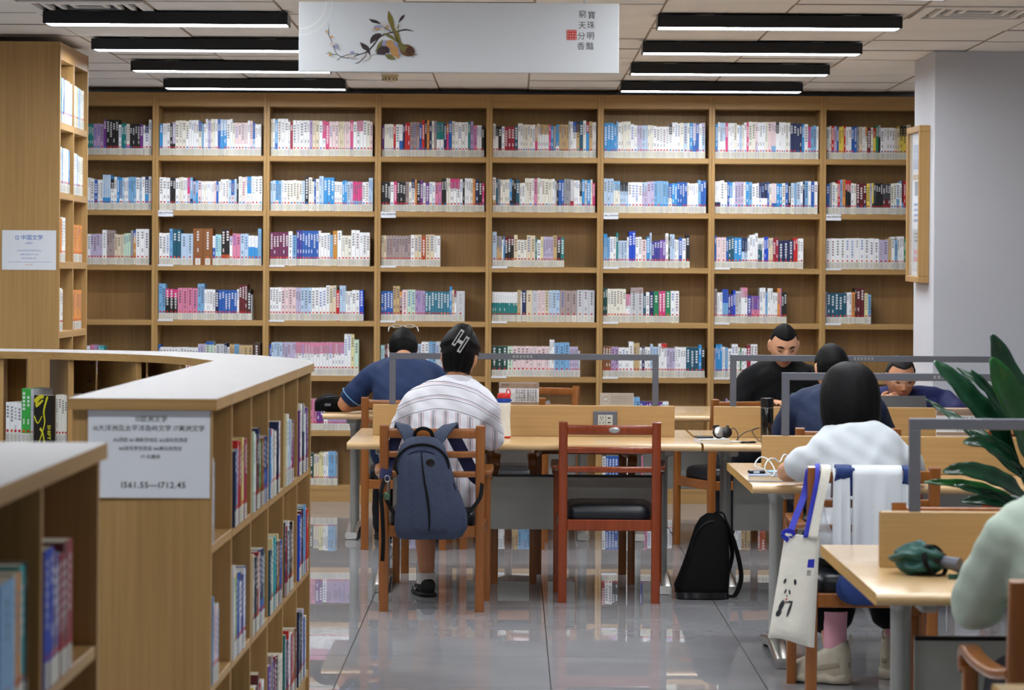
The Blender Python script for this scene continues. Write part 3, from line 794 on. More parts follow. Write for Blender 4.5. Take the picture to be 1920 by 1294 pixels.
for b in range(8):
    x = BX0 + BWID * b + 0.0206
    wid = BWID - 0.0412
    for r in range(7):
        if r < 2:
            rng = random.Random(100 * r + b)
            cells = random_cells(PAL[(R1P, R2P)[r][b]], wid, rng, 205 if r == 0 else 196, 248 if r == 0 else 232)
        else:
            cells = {2: W3, 3: W4, 4: W5, 5: W6, 6: W7}[r][b]
        row_of(cells, (x, WD, SHELF_Z[r] + 0.0005), (1, 0, 0), (0, -1, 0), wid, ('wall', r, b))

# ---- tall double-sided bookcase on the left, its end panel towards the camera
TX, TD0, TD1 = -2.39, 13.76, 14.67
tc_ = thing('bookcase', 'tall double-sided oak bookcase with a printed sheet on its end panel', 'bookcase', (TX, TD0, 0))
tw = 0.62; tl = TD1 - TD0
part('end_panel', 'oak_z', tc_, (-tw, 0, 0, 0.022, 0, 2.74), bevel=0.0015)
part('end_panel', 'oak_z', tc_, (-tw, 0, tl - 0.022, tl, 0, 2.74), bevel=0.0015)
part('divider', 'oak_z', tc_, (-tw, -0.003, tl / 2 - 0.011, tl / 2 + 0.011, 0, 2.74))
part('back_panel', 'oak_z', tc_, (-tw / 2 - 0.006, -tw / 2 + 0.006, 0.022, tl - 0.022, 0, 2.74))
part('header', 'oak_y', tc_, (-tw, -0.002, 0.0225, tl - 0.0225, 2.648, 2.738))
for z in SHELF_Z:
    for k in (0, 1):
        part('shelf', 'oak_y', tc_, (-tw + 0.002, -0.002, 0.0225 + k * (tl / 2 - 0.0112), tl / 2 - 0.0115 + k * (tl / 2 - 0.011), z - 0.036, z), bevel=0.0012)
part('plinth', 'oak_y', tc_, (-tw + 0.01, -0.01, 0.0225, tl - 0.0225, 0, SHELF_Z[6] - 0.036))
TALL = {
 0: ([(2, 'turquoise', 26, 244), (3, 'pale blue', 18, 235), (2, 'blue', 16, 238), (8, 'white', 20, 232), (4, 'pale blue', 18, 225)], [(4, 'white', 18, 225), (2, 'pale yellow', 20, 222), (6, 'pale blue', 18, 220), (6, 'off-white', 18, 215)]),
 1: ([(4, 'white', 18, 240), (2, 'light blue', 18, 236), (8, 'white', 20, 236), (2, 'sky blue', 20, 232)], [(5, 'white', 18, 225), (3, 'pale blue', 18, 220), (8, 'off-white', 20, 214)]),
 2: ([(1, 'dark teal', 20, 240), (2, 'orange', 30, 230), (5, 'white', 22, 236)], [(9, 'orange', 30, 205)]),
 3: ([(4, 'off-white', 22, 230), (2, 'white', 20, 222)], [(9, 'orange', 30, 215)]),
 4: ([(6, 'pale blue', 24, 220)], [(5, 'white', 24, 215)]), 5: ([(6, 'white', 24, 210)], [(6, 'off-white', 24, 215)]), 6: ([], [])}
for r in range(7):
    for k in (0, 1):
        row_of(TALL[r][k], (TX, TD0 + 0.0225 + k * (tl / 2 - 0.0112), SHELF_Z[r] + 0.0005), (0, 1, 0), (1, 0, 0), tl / 2 - 0.034, ('tall', r, k), front=0.004)
sh = thing('notice_sheet', 'white printed sheet with blue heading taped to the tall end panel', 'paper sign', (-2.548, TD0 - 0.002, 1.642))
part('sheet', 'paper', sh, (-0.142, 0.142, -0.0012, 0.001, -0.104, 0.104))
lettering('I2 中国文学', 0.029, (0, -0.0018, 0.064), 'ink_blue', sh, bold=0.0002)
lettering('I26散文', 0.0125, (0, -0.0018, 0.036), 'ink_blue', sh)
for k, s in enumerate(('I264-I266近代至当代作品(1840-)', 'I266散文作品(1919-1949)', 'I267当代作品(1949-)')):
    lettering(s, 0.0092, (0, -0.0018, -0.003 - k * 0.0205), 'ink_blue', sh)
part('rule', 'ink_blue', sh, (-0.112, 0.116, -0.0018, -0.0012, -0.0635, -0.0622))
lettering('I266-I267', 0.011, (0, -0.0018, -0.0765), 'ink_orange', sh)

# ---- low bookcases in the foreground
ROWZ = [0.82, 0.455, 0.085]      # tops of the three shelves
def low_case(name, label, loc, rz, length, bays, depth=0.36, far_end=True):
    """face towards +x at x=0, runs along +y"""
    t = thing(name, label, 'bookcase', loc, rz)
    bl = length / bays
    for k in range(bays + 1):
        y = k * bl
        nm = 'end_panel' if k in (0, bays) else 'divider'
        a, b_ = (0, 0.022) if k == 0 else ((length - 0.022, length) if k == bays else (y - 0.009, y + 0.009))
        part(nm, 'oak_z', t, (-depth, 0 if nm == 'end_panel' else -0.004, a, b_, 0, 1.17), bevel=0.0012)
    part('back_panel', 'oak_z', t, (-depth + 0.006, -depth + 0.016, 0.022, length - 0.022, 0.0, 1.169))
    for k in range(bays):
        a = 0.0225 if k == 0 else k * bl + 0.0095
        b_ = length - 0.0225 if k == bays - 1 else (k + 1) * bl - 0.0095
        for z in ROWZ:
            part('shelf', 'oak_y', t, (-depth + 0.017, -0.003, a, b_, z - 0.025, z), bevel=0.0012)
        part('plinth', 'oak_y', t, (-0.03, -0.012, a, b_, 0, ROWZ[2] - 0.025))
    return t
C1A = math.atan2(0.039, 2.81)
c1 = low_case('low_bookcase', 'low three-tier oak bookcase with library sign on its end', (-0.775, 6.74, 0), -C1A, 2.81, 6)
c0 = low_case('low_bookcase', 'low oak bookcase with its pale top in the near corner', (-0.78, 2.61, 0), 0, 2.34, 4, far_end=True)
o = part('top_board', 'oak_top', c0, (-0.375, 0.012, -0.01, 2.352, 1.17, 1.2))
o.data.materials.append(M['oak_y'])
for p_ in o.data.polygons:
    if abs(p_.normal.z) < 0.5: p_.material_index = 1

# continuous top over the low case and the curved one
top_pts = [(-0.760, 6.72), (-0.722, 9.50)]
back = catmull([(-0.722, 9.50, 0), (-0.80, 9.92, 0), (-1.0, 10.36, 0), (-1.22, 10.66, 0), (-1.49, 10.86, 0), (-2.18, 11.09, 0), (-3.0, 11.2, 0)], 5)
top_pts += [(p.x, p.y) for p in back[1:]]
frontc = catmull([(-3.0, 10.82, 0), (-2.1, 10.70, 0), (-1.75, 10.56, 0), (-1.463, 10.36, 0), (-1.27, 10.08, 0), (-1.108, 9.70, 0)], 5)
top_pts += [(p.x, p.y) for p in frontc]
top_pts += [(-1.142, 6.72)]
tp = MB()
bmv = [tp.bm.verts.new((x, y, 1.2)) for x, y in top_pts]
fa = tp.bm.faces.new(bmv)
res = bmesh.ops.extrude_face_region(tp.bm, geom=[fa])
for v in res['geom']:
    if isinstance(v, bmesh.types.BMVert): v.co.z = 1.1705
o = tp.build('counter', 'oak_top')
tag(o, 'long pale laminate top curving over the low bookcases', 'counter top')
o.data.materials.append(M['oak_x'])
for p_ in o.data.polygons:
    if abs(p_.normal.z) < 0.5: p_.material_index = 1

# curved low bookcase behind, seen over the top of the first
cv = thing('curved_low_bookcase', 'curved low oak bookcase with open bays, seen beyond the long top', 'bookcase', (0, 0, 0))
def front_pt(px):
    best = min(frontc, key=lambda p: abs(CX + p.x / p.y * F - px)); return best
def wall_between(name, a, b, z0, z1, th, mat):
    a, b = Vector((a[0], a[1], 0)), Vector((b[0], b[1], 0))
    u = (b - a).normalized(); n = Vector((-u.y, u.x, 0)) * th / 2
    mb = MB(); mb.prism([(q.x, q.y) for q in (a - n, b - n, b + n, a + n)], z0, z1)
    return mb.build(name, mat, cv)
posts = [(-2.95, 10.84), (-2.098, 10.72), (-1.79, 10.60), (-1.487, 10.40), (-1.276, 10.115)]
backs = [(-2.95, 11.17), (-2.14, 11.05), (-1.93, 10.965), (-1.72, 10.90), (-1.50, 10.83)]
inward = [Vector((b[0] - a[0], b[1] - a[1], 0)).normalized() for a, b in zip(posts, backs)]
for i, (a, b) in enumerate(zip(posts, backs)):
    wall_between('divider', a, b, 0, 1.169, 0.022, 'oak_z')
for i in range(len(posts) - 1):
    a, b, c, d = posts[i], posts[i + 1], backs[i + 1], backs[i]
    for z in ROWZ:
        mb = MB(); e = 0.013
        q = [Vector((*p, 0)) for p in (a, b, c, d)]; ce_ = sum(q, Vector()) / 4
        q = [p + (ce_ - p).normalized() * e * 1.3 for p in q]
        mb.prism([(p.x, p.y) for p in q], z - 0.025, z).build('shelf', 'oak_x', cv)
    if i != 1:
        wall_between('back_panel', Vector((*backs[i], 0)).lerp(Vector((*backs[i + 1], 0)), 0.08), Vector((*backs[i], 0)).lerp(Vector((*backs[i + 1], 0)), 0.92), 0.09, 1.168, 0.01, 'oak_z')
    else:
        wall_between('back_panel', Vector((*backs[i], 0)).lerp(Vector((*backs[i + 1], 0)), 0.06), Vector((*backs[i], 0)).lerp(Vector((*backs[i + 1], 0)), 0.45), 0.09, 1.168, 0.01, 'oak_z')
# bolts on the bare back panel
for px, py in ((172, 682), (228, 681), (168, 715), (232, 715)):
    p = at(px, py, 10.86)
    MB().lathe([(0.006, 0), (0.006, 0.004)], seg=10, mtx=Matrix.Rotation(R(90), 4, 'X'), loc=(p.x, 10.84 - (p.x + 1.6) * 0.25, p.z)).build('bolt', 'black_plastic', cv)

# library sign on the end of the low case
s1 = thing('library_sign', 'white A4 library sign reading I561.55 to I712.45 taped on the low bookcase end', 'paper sign', (-0.936, 6.738, 1.056))
sw, sh_ = 0.157, 0.1125
part('sheet', 'paper', s1, (-sw, sw, -0.0015, 0.0005, -sh_, sh_))
lettering('I5欧洲文学', 0.0172, (0.006, -0.0022, 0.090), 'ink_black', s1, spacing=1.02)
lettering('I6大洋洲及太平洋岛屿文学 I7美洲文学', 0.0172, (0.0, -0.0022, 0.066), 'ink_black', s1)
lettering('I56西欧 I61澳新巴地区 I62波利尼西亚', 0.0118, (0.004, -0.0022, 0.036), 'ink_black', s1)
lettering('I65密克罗尼西亚 I66美拉尼西亚', 0.0118, (0.004, -0.0022, 0.014), 'ink_black', s1)
lettering('I71北美洲', 0.0118, (0.004, -0.0022, -0.007), 'ink_black', s1)
lettering('I561.55—I712.45', 0.0215, (0.012, -0.0022, -0.080), 'ink_black', s1, bold=0.0003, spacing=1.12)

# books of the low case along the aisle
uy = Vector((math.sin(C1A), math.cos(C1A), 0)); nx = Vector((math.cos(C1A), -math.sin(C1A), 0))
b1 = 2.81 / 6
LOW = {
 (0, 0): [(1, 'white', 8, 225), (1, 'pale blue', 10, 215)],
 (0, 1): [(2, 'navy', 26, 210), (1, 'light blue', 20, 212), (1, 'red', 42, 236), (1, 'crimson', 30, 232), (1, 'white', 14, 190), (1, 'maroon', 20, 205)],
 (0, 2): [(1, 'pale green', 28, 238), (1, 'white', 14, 230), (2, 'cream', 18, 205), (1, 'maroon', 20, 212), (1, 'charcoal', 20, 208)],
 (0, 3): [(1, 'sky blue', 26, 220, 'red', .9), (1, 'white', 24, 215), (2, 'light blue', 20, 210), (1, 'cream', 30, 205)],
 (0, 4): [(1, 'pale yellow', 28, 238), (1, 'turquoise', 30, 210), (2, 'white', 24, 236), (2, 'pale blue', 24, 216), (1, 'cream', 20, 205)],
 (0, 5): [(1, 'purple', 32, 226), (2, 'off-white', 30, 246), (2, 'navy', 28, 246, 'white', .6), (1, 'dark teal', 26, 236), (2, 'white', 22, 205)],
 (1, 0): [(1, 'light blue', 18, 228), (1, 'lavender', 24, 205), (2, 'pale pink', 22, 195), (1, 'pale blue', 22, 190), (1, 'white', 20, 200)],
 (1, 1): [(1, 'white', 14, 262), (1, 'bright green', 36, 222), (1, 'yellow', 26, 232), (2, 'blue', 30, 230), (1, 'white', 20, 200), (1, 'charcoal', 26, 225), (2, 'indigo', 24, 212)],
 (1, 2): [(1, 'cream', 22, 240), (2, 'navy', 28, 222), (1, 'dark green', 30, 225), (2, 'crimson', 22, 236), (1, 'white', 20, 205)],
 (1, 3): [(2, 'dark teal', 24, 205), (1, 'pale yellow', 28, 236), (1, 'cream', 24, 232), (3, 'turquoise', 28, 232), (2, 'navy', 22, 210)],
 (1, 4): [(1, 'charcoal', 22, 246), (1, 'crimson', 26, 232), (3, 'dark teal', 24, 210), (1, 'white', 26, 240), (2, 'black', 24, 222), (1, 'brown', 20, 205)],
 (1, 5): [(2, 'royal blue', 24, 230), (1, 'white', 24, 212), (2, 'maroon', 28, 236), (1, 'navy', 28, 240), (3, 'light blue', 24, 246)],
 (2, 0): [(2, 'white', 20, 205), (2, 'navy', 24, 210), (2, 'tan', 22, 205)],
 (2, 1): [(3, 'cream', 22, 205), (2, 'blue', 24, 215), (2, 'maroon', 22, 220)],
 (2, 2): [(1, 'cream', 24, 205), (1, 'yellow', 26, 215), (2, 'white', 22, 212), (2, 'maroon', 24, 205)],
 (2, 3): [(2, 'violet', 26, 212), (2, 'mauve grey', 24, 236), (2, 'indigo', 22, 215), (1, 'crimson', 24, 222), (1, 'maroon', 20, 205)],
 (2, 4): [(1, 'teal', 30, 246), (2, 'pale pink', 22, 222), (2, 'navy', 22, 215), (1, 'red', 22, 245), (2, 'white', 22, 226), (1, 'royal blue', 24, 215)],
 (2, 5): [(1, 'navy', 30, 262), (1, 'maroon', 22, 220), (1, 'bright green', 20, 230), (2, 'dark green', 26, 246), (1, 'tan', 22, 216), (3, 'lavender', 22, 250)]}
for (r, k), cells in LOW.items():
    st = 0.0225 if k == 0 else k * b1 + 0.0095
    o_ = Vector((-0.775, 6.74, ROWZ[r] + 0.0005)) + uy * st
    rr = random.Random(r * 17 + k)
    have = sum(c[0] * c[2] for c in cells) / 1000
    if k: cells = cells + random_cells(PAL['cl'], max(0.03, rr.uniform(0.27, 0.36) - have), rr, 200, 240, 17, 30)
    row_of(cells, o_, uy, nx, b1 - 0.03, ('low', r, k), front=-0.004, dep=0.15, jitter=0.005)
b0 = 2.34 / 4
for k, cells in {3: [(2, 'royal blue', 34, 234), (1, 'maroon', 24, 224), (1, 'blue', 30, 222), (2, 'crimson', 26, 212), (1, 'maroon', 46, 232), (1, 'crimson', 44, 230)],
                 2: [(1, 'yellow', 30, 200), (1, 'tan', 24, 205), (1, 'blue', 26, 210), (1, 'white', 30, 215), (1, 'crimson', 22, 205), (2, 'navy', 26, 212), (1, 'light blue', 120, 222), (1, 'cream', 26, 226), (1, 'orange', 30, 226), (1, 'turquoise', 40, 234), (1, 'black', 8, 236)]}.items():
    row_of(cells, (-0.78, 2.61 + k * b0 + 0.0095, ROWZ[0] + 0.0005), (0, 1, 0), (1, 0, 0), b0 - 0.03, ('near', 0, k), front=-0.002, dep=0.16)
for k in (2, 3):
    row_of([(4, 'navy', 26, 210), (3, 'tan', 24, 215), (4, 'crimson', 26, 220)], (-0.78, 2.61 + k * b0 + 0.0095, ROWZ[1] + 0.0005), (0, 1, 0), (1, 0, 0), b0 - 0.03, ('near', 2, k), front=0.03, dep=0.16)
# books standing in the curved case
ua = Vector((posts[2][0] - posts[1][0], posts[2][1] - posts[1][1], 0)); la = ua.length; ua.normalize(); na = Vector((ua.y, -ua.x, 0))
base = Vector((*posts[1], ROWZ[0] + 0.0005))
row_of([(4, 'white', 18, 170), (2, 'bright green', 21, 228), (1, 'pale grey', 12, 226)], base, ua, na, la - 0.012, ('curved', 0, 1), start=0.018, front=0.01, dep=0.14)
row_of([(6, 'off-white', 13, 206)], base, ua, na, la - 0.008, ('curved', 0, 1), start=0.252, front=0.012, dep=0.14)
ub = Vector((posts[3][0] - posts[2][0], posts[3][1] - posts[2][1], 0)); lb = ub.length; ub.normalize(); nb_ = Vector((ub.y, -ub.x, 0))
row_of([(3, 'red', 20, 195, 'black', .9), (5, 'pale pink', 16, 205), (4, 'white', 17, 208)], Vector((*posts[2], ROWZ[0] + 0.0005)), ub, nb_, lb - 0.02, ('curved', 0, 2), start=0.018, front=0.012, dep=0.14)

# the face-out black and yellow book
p = Vector((*posts[1], 0)) + ua * 0.165 + na * 0.012
fb = thing('book', 'black paperback with yellow cover art and the word SHIFT, facing out', 'book', (p.x, p.y, ROWZ[0] + 0.0005), math.atan2(ua.y, ua.x) - R(12), 'books')
M['shift_black'] = plain('cover_black_print', (26, 24, 20), 0.35)
M['shift_yellow'] = plain('cover_yellow_print', (216, 208, 40), 0.4)
MB().box(0, 0.098, 0, 0.02, 0, 0.205, bevel=0.001).build('cover', 'shift_black', fb)
MB().box(0.002, 0.0975, 0.002, 0.018, 0.001, 0.2055).build('pages', 'paper_page', fb)
def ystroke(pts, w):
    mb = MB(); P = catmull([(a, -0.0005, b) for a, b in pts], 4)
    L = []; Q = []
    for i, q in enumerate(P):
        t_ = (P[min(i + 1, len(P) - 1)] - P[max(i - 1, 0)]).normalized(); n_ = Vector((-t_.z, 0, t_.x)) * w * (1 - 0.6 * i / len(P))
        L.append(mb.bm.verts.new(q + n_)); Q.append(mb.bm.verts.new(q - n_))
    for i in range(len(P) - 1): mb.bm.faces.new((L[i], L[i + 1], Q[i + 1], Q[i]))
    mb.build('cover_art', 'shift_yellow', fb)
ystroke([(0.006, 0.175), (0.03, 0.195), (0.055, 0.2)], 0.012); ystroke([(0.01, 0.16), (0.03, 0.17), (0.05, 0.185)], 0.008)
ystroke([(0.075, 0.2), (0.055, 0.14), (0.06, 0.09), (0.03, 0.012)], 0.005); ystroke([(0.002, 0.12), (0.022, 0.09), (0.045, 0.12)], 0.004)
ystroke([(0.035, 0.07), (0.05, 0.05), (0.06, 0.01)], 0.006)
lettering('SHIFT', 0.024, (0.084, -0.0008, 0.055), 'shift_yellow', fb, rot=(R(90), R(90), 0), bold=0.0004)

# ---- 300 books that show largest become objects, the rest one mass
def visible(b):
    c = b.o + b.u * b.w / 2
    px = CX + c.x / c.y * F; py = CY - (c.z + b.h - EYE) / c.y * F
    kind, r, k = b.place
    if px < -15 or px > 1740 or py > 1290: return False
    if kind == 'wall' and k == 0 and px < 164: return False
    if kind == 'wall' and k == 7 and px > 1697: return False
    if kind == 'wall' and r == 4 and px < 500: return False
    if kind == 'wall' and r >= 5 and not (586 < px < 660): return False
    if kind == 'wall' and r == 4 and 720 < px < 900: return False
    if kind == 'low' and r == 2 and k < 3: return False
    if kind == 'near' and (k < 2 or r == 2): return False
    return True
vis = sorted([b for b in ALL_BOOKS if visible(b)], key=lambda b: -b.area)
single = set(id(b) for b in vis[:298])
mass = Books()
NUM = ['', 'one', 'two', 'three', 'four', 'five', 'six', 'seven', 'eight', 'nine', 'ten', 'eleven', 'twelve', 'thirteen', 'fourteen', 'fifteen', 'sixteen']
ORD = ordn + ['eleventh', 'twelfth', 'thirteenth', 'fourteenth', 'fifteenth', 'sixteenth']
def book_label(b):
    kind, r, k = b.place
    i, m = b.run
    two = f'{b.col2}-topped ' if (b.col2 and b.col2 != b.col) else ''
    p0, p1 = b.sides
    nb = f' between {p0} and {p1}' if p0 and p1 else (f' at row end beside {p0 or p1}' if (p0 or p1) else '')
    bs = f' beside {p1 or p0}' if (p0 or p1) else ''
    if len((two + b.col + nb).split()) > 8: two = ''
    tier = ('top', 'middle', 'bottom')[min(r, 2)]
    if m > 1:
        back, fwd, n = ORD[m - 1 - i], ORD[i], NUM[m]
        if kind == 'wall': return f'{back} from pillar of {n} {b.col} books{bs}, {ROWNAME[r]} shelf, {BAYNAME[k]} bay'
        if kind == 'low': return f'{fwd} of {n} {b.col} books{bs}, {tier} tier, {ordn[k]} bay from library sign'
        if kind == 'near': return f'{back} from end panel in run of {n} {b.col} books, low corner bookcase'
        if kind == 'curved' and b.col == 'off-white': return f'{fwd} off-white booklet beside the black SHIFT paperback, curved low bookcase'
        return f'{back} from SHIFT paperback of {n} {b.col} books{bs}, curved bookcase' if k == 1 else f'{back} in run of {n} {b.col} books, bolted bay of the curved bookcase'
    if kind == 'wall': return f'{two}{b.col} book{nb}, {ROWNAME[r]} shelf, {BAYNAME[k]} bay from pillar'
    if kind == 'tall': return f'{two}{b.col} book{nb}, {ROWNAME[r]} shelf of the tall left bookcase'
    if kind == 'low': return f'{two}{b.col} book{nb}, {tier} tier, {ordn[k]} bay from library sign'
    if kind == 'near': return f'{two}{b.col} book{nb} in the low corner bookcase, {("", "", "second", "end")[k]} bay'
    return f'{two}{b.col} book{nb}, in {("", "open", "bolted")[k]} bay of the curved low bookcase'
for b in ALL_BOOKS:
    if id(b) in single:
        B = Books(); b.cover(B)
        org = b.o.copy()
        B.v = [tuple(Vector(v) - org) for v in B.v]
        o = B.build('book'); o.location = org
        lab_ = book_label(b)
        if len(lab_.split()) > 16: lab_ = lab_.replace(' at row end', '').replace(' from pillar of', ' of')
        tag(o, lab_, 'book', 'books')
        S = Books(); b.sticker(S)
        S.v = [tuple(Vector(v) - org) for v in S.v]
        S.build('spine_label', o)
    else:
        b.cover(mass); b.sticker(mass)
o = mass.build('shelved_books')
tag(o, 'hundreds of further books packed along the shelves', 'books', kind='stuff')

# ================================================================== TABLES
def make_table(name, label, X0, X1, yc, partition=True, socket=False, half=0.6, foot=True):
    t = thing(name, label, 'table', ((X0 + X1) / 2, yc, 0), 0, 'reading tables')
    w = (X1 - X0) / 2 - 0.004
    zt, th = 0.735, 0.032
    # top with rounded long edges
    prof = [(-half + 0.012 * (1 - math.cos(R(a))) , zt - th / 2 + th / 2 * math.sin(R(a))) for a in ()]
    prof = []
    for k in range(9):
        a = R(-90 + 22.5 * k); prof.append((half - 0.016 + 0.016 * math.cos(a), zt - th / 2 + th / 2 * math.sin(a)))
    for k in range(9):
        a = R(90 + 22.5 * k); prof.append((-half + 0.016 + 0.016 * math.cos(a), zt - th / 2 + th / 2 * math.sin(a)))
    mb = MB(); mb.ring_loft([[Vector((x, y, z)) for y, z in prof] for x in (-w, w)])
    o = mb.build('table_top', 'desk_top', t, True, 35)
    o.data.materials.append(M['desk_edge'])
    for p in o.data.polygons:
        if abs(p.normal.x) > 0.9: p.material_index = 1; p.use_smooth = False
    for s in (-1, 1):
        x = s * (w - 0.15)
        MB().tube([(x, 0, 0.05), (x, 0, 0.66)], 0.0275, 20).build('leg', 'metal_leg', t, True, 40)
        # cast bracket under the top
        mb = MB(); mb.lathe([(0.028, 0.62), (0.034, 0.65), (0.06, 0.685), (0.085, 0.703)], loc=(x, 0, 0), seg=18)
        mb.box(x - 0.022, x + 0.022, -half + 0.12, half - 0.12, 0.672, 0.703, bevel=0.006)
        mb.build('bracket', 'metal_leg', t, True, 30)
        # long cast foot
        pts = [(x, -0.34, 0.022), (x, -0.30, 0.03), (x, -0.12, 0.052), (x, 0, 0.062), (x, 0.12, 0.052), (x, 0.30, 0.03), (x, 0.34, 0.022)]
        ft = MB().sweep(pts, rrect(0.034, 0.02, 0.012, 3), side=(1, 0, 0)).build('foot', 'chrome', t, True, 50)
        for e in (-0.3, 0.3):
            MB().lathe([(0.02, 0.0), (0.02, 0.014)], loc=(x, e, 0), seg=12).build('glide', 'black_plastic', ft)
    mp = part('modesty_panel', 'metal_panel', t, (-w + 0.19, w - 0.19, 0.012, 0.026, 0.275, 0.535), bevel=0.002)
    part('panel_rim', 'black_plastic', mp, (-w + 0.19, w - 0.19, 0.008, 0.03, 0.535, 0.545))
    if partition:
        pw = w - 0.09
        part('partition', 'desk_panel', t, (-pw, pw, -0.0125, 0.0125, zt, 0.887), bevel=0.0025)
        fw = w - 0.17
        fr_ = MB()
        fr_.box(-fw, fw, -0.012, 0.012, 1.11, 1.14, bevel=0.0015)
        fr_.build('frame_bar', 'metal_grey', t)
        for s in (-1, 1):
            part('frame_upright', 'metal_grey', t, (min(s * fw, s * (fw - 0.03)), max(s * fw, s * (fw - 0.03)), -0.0119, 0.0119, 0.887, 1.1101), bevel=0.0015)
        bl_ = MB()          # faint printed characters, too small to read
        for q in range(6):
            x = -0.055 + q * 0.017
            bl_.box(x, x + 0.010, -0.0126, -0.0119, 1.128, 1.131); bl_.box(x + 0.004, x + 0.006, -0.0126, -0.0119, 1.119, 1.131); bl_.box(x, x + 0.011, -0.0126, -0.0119, 1.1215, 1.1235)
        bl_.build('bar_lettering', 'metal_panel', t)
    if socket:
        bx, bz = socket
        s_ = MB().box(bx - 0.059, bx + 0.059, -0.022, -0.0125, bz - 0.04, bz + 0.04, bevel=0.003).build('socket_plate', 'metal_grey', t)
        inner = part('socket_face', 'metal_panel', s_, (bx - 0.036, bx + 0.0, -0.024, -0.021, bz - 0.03, bz + 0.022), (bx + 0.002, bx + 0.036, -0.024, -0.021, bz - 0.03, bz + 0.022), bevel=0.001)
        mb = MB()
        for (a, c) in ((-0.024, 0.01), (-0.012, 0.01), (-0.018, 0.0), (-0.026, -0.016), (-0.010, -0.016)):
            mb.box(bx + a - 0.0015, bx + a + 0.0015, -0.0246, -0.0238, bz + c - 0.005, bz + c + 0.005)
        mb.box(bx + 0.012, bx + 0.026, -0.0246, -0.0238, bz + 0.004, bz + 0.010); mb.box(bx + 0.012, bx + 0.026, -0.0246, -0.0238, bz - 0.018, bz - 0.012)
        mb.build('socket_holes', 'black_plastic', s_)
    return t
T1 = make_table('reading_table', 'light wood reading table with a red-capped bottle and power socket on its partition', -0.781, 0.889, 12.86, socket=(0.4, 0.82))
T2 = make_table('reading_table', 'light wood reading table carrying headphones, black thermos and two laptops', 0.893, 2.563, 12.86)
F1 = make_table('reading_table', 'reading table without partition where the navy polo man leans', -1.08, 0.565, 15.38, partition=False, half=0.58)
F2 = make_table('reading_table', 'reading table without partition next to the bookcases, short-haired man sits before it', 0.575, 2.22, 15.38, partition=False, half=0.58)
R1 = make_table('reading_table', 'reading table where the white T-shirt woman leans, books and white cable on it', 0.905, 2.575, 10.5)
R2 = make_table('reading_table', 'reading table with the green folded umbrella on it', 0.905, 2.575, 7.12)
R3 = make_table('reading_table', 'reading table behind the green sweater person, only its pale corner showing', 0.93, 2.6, 4.49)

# ================================================================== CHAIRS
def make_chair(wd, badge=False):
    t = thing('armchair', 'x', 'chair')
    # rear legs that rise into back posts
    for s in (-1, 1):
        pts = [(s * 0.2165, -0.205, 0.0), (s * 0.2165, -0.21, 0.2), (s * 0.2165, -0.212, 0.42), (s * 0.2165, -0.228, 0.62), (s * 0.2165, -0.255, 0.845)]
        MB().sweep(catmull(pts, 3), rrect(0.0205, 0.018, 0.006, 2), side=(1, 0, 0)).build('leg', wd, t, True, 50)
    for s in (-1, 1):
        pts = [(s * 0.243, 0.205, 0.0), (s * 0.243, 0.205, 0.3), (s * 0.243, 0.203, 0.585)]
        MB().sweep(pts, rrect(0.018, 0.018, 0.006, 2), side=(1, 0, 0)).build('leg', wd, t, True, 50)
        # bentwood arm: from back post forward, rolling over into the front leg
        pts = [(s * 0.2165, -0.225, 0.632), (s * 0.236, -0.12, 0.618), (s * 0.25, 0.04, 0.622), (s * 0.25, 0.16, 0.63), (s * 0.247, 0.212, 0.622), (s * 0.245, 0.226, 0.598), (s * 0.244, 0.216, 0.572)]
        MB().sweep(catmull(pts, 4), rrect(0.024, 0.0125, 0.008, 3), side=(1, 0, 0)).build('armrest', wd, t, True, 50)
    for z0, z1, yb in ((0.787, 0.832, -0.25), (0.699, 0.729, -0.239), (0.61, 0.638, -0.2285)):
        zc, hz = (z0 + z1) / 2, (z1 - z0) / 2
        pts = [(x, yb - 0.014 * (1 - (x / 0.2) ** 2), zc) for x in (-0.2, -0.14, -0.07, 0, 0.07, 0.14, 0.2)]
        r = MB().sweep(pts, rrect(hz, 0.0105, 0.005, 2), side=(0, 0, 1)).build('back_rail', wd, t, True, 50)
        if badge and z0 > 0.75:
            MB().lathe([(0.026, 0), (0.026, 0.0015), (0.02, 0.003)], seg=20, mtx=Matrix.Translation((0, 0, 0)) @ Matrix.Rotation(R(90), 4, 'X') @ Matrix.Diagonal((1, 0.5, 1, 1)), loc=(0.02, yb - 0.0245, zc)).build('badge', 'silver', r, True, 40)
    part('seat_rail', wd, t, (-0.197, 0.197, -0.226, -0.198, 0.338, 0.388), bevel=0.003)
    part('seat_rail', wd, t, (-0.226, 0.226, 0.192, 0.216, 0.338, 0.388), bevel=0.003)
    for s in (-1, 1):
        mb = MB(); a, b = Vector((s * 0.2165, -0.19, 0.363)), Vector((s * 0.238, 0.19, 0.363))
        mb.sweep([a, b], rrect(0.011, 0.025, 0.003, 2), side=(1, 0, 0)); mb.build('seat_rail', wd, t)
    # domed leather cushion
    mb = MB(); rings = []
    for z, k in ((0.386, 0.985), (0.395, 1.0), (0.425, 1.0), (0.443, 0.96), (0.455, 0.86), (0.461, 0.6), (0.463, 0.2)):
        ring = []
        for q in range(40):
            a = 2 * math.pi * q / 40
            c, s_ = math.cos(a), math.sin(a)
            e = 0.22
            x = math.copysign(abs(c) ** e, c); y = math.copysign(abs(s_) ** e, s_)
            wx = 0.194 + 0.02 * (y + 1) / 2
            ring.append(Vector((x * wx * k, y * 0.19 * k + 0.0, z)))
        rings.append(ring)
    mb.ring_loft(rings); mb.build('seat_cushion', 'leather', t, True, 60)
    return t
ch_o = make_chair('chair_orange'); ch_r = make_chair('chair_red', True)
used = {'o': False, 'r': False}
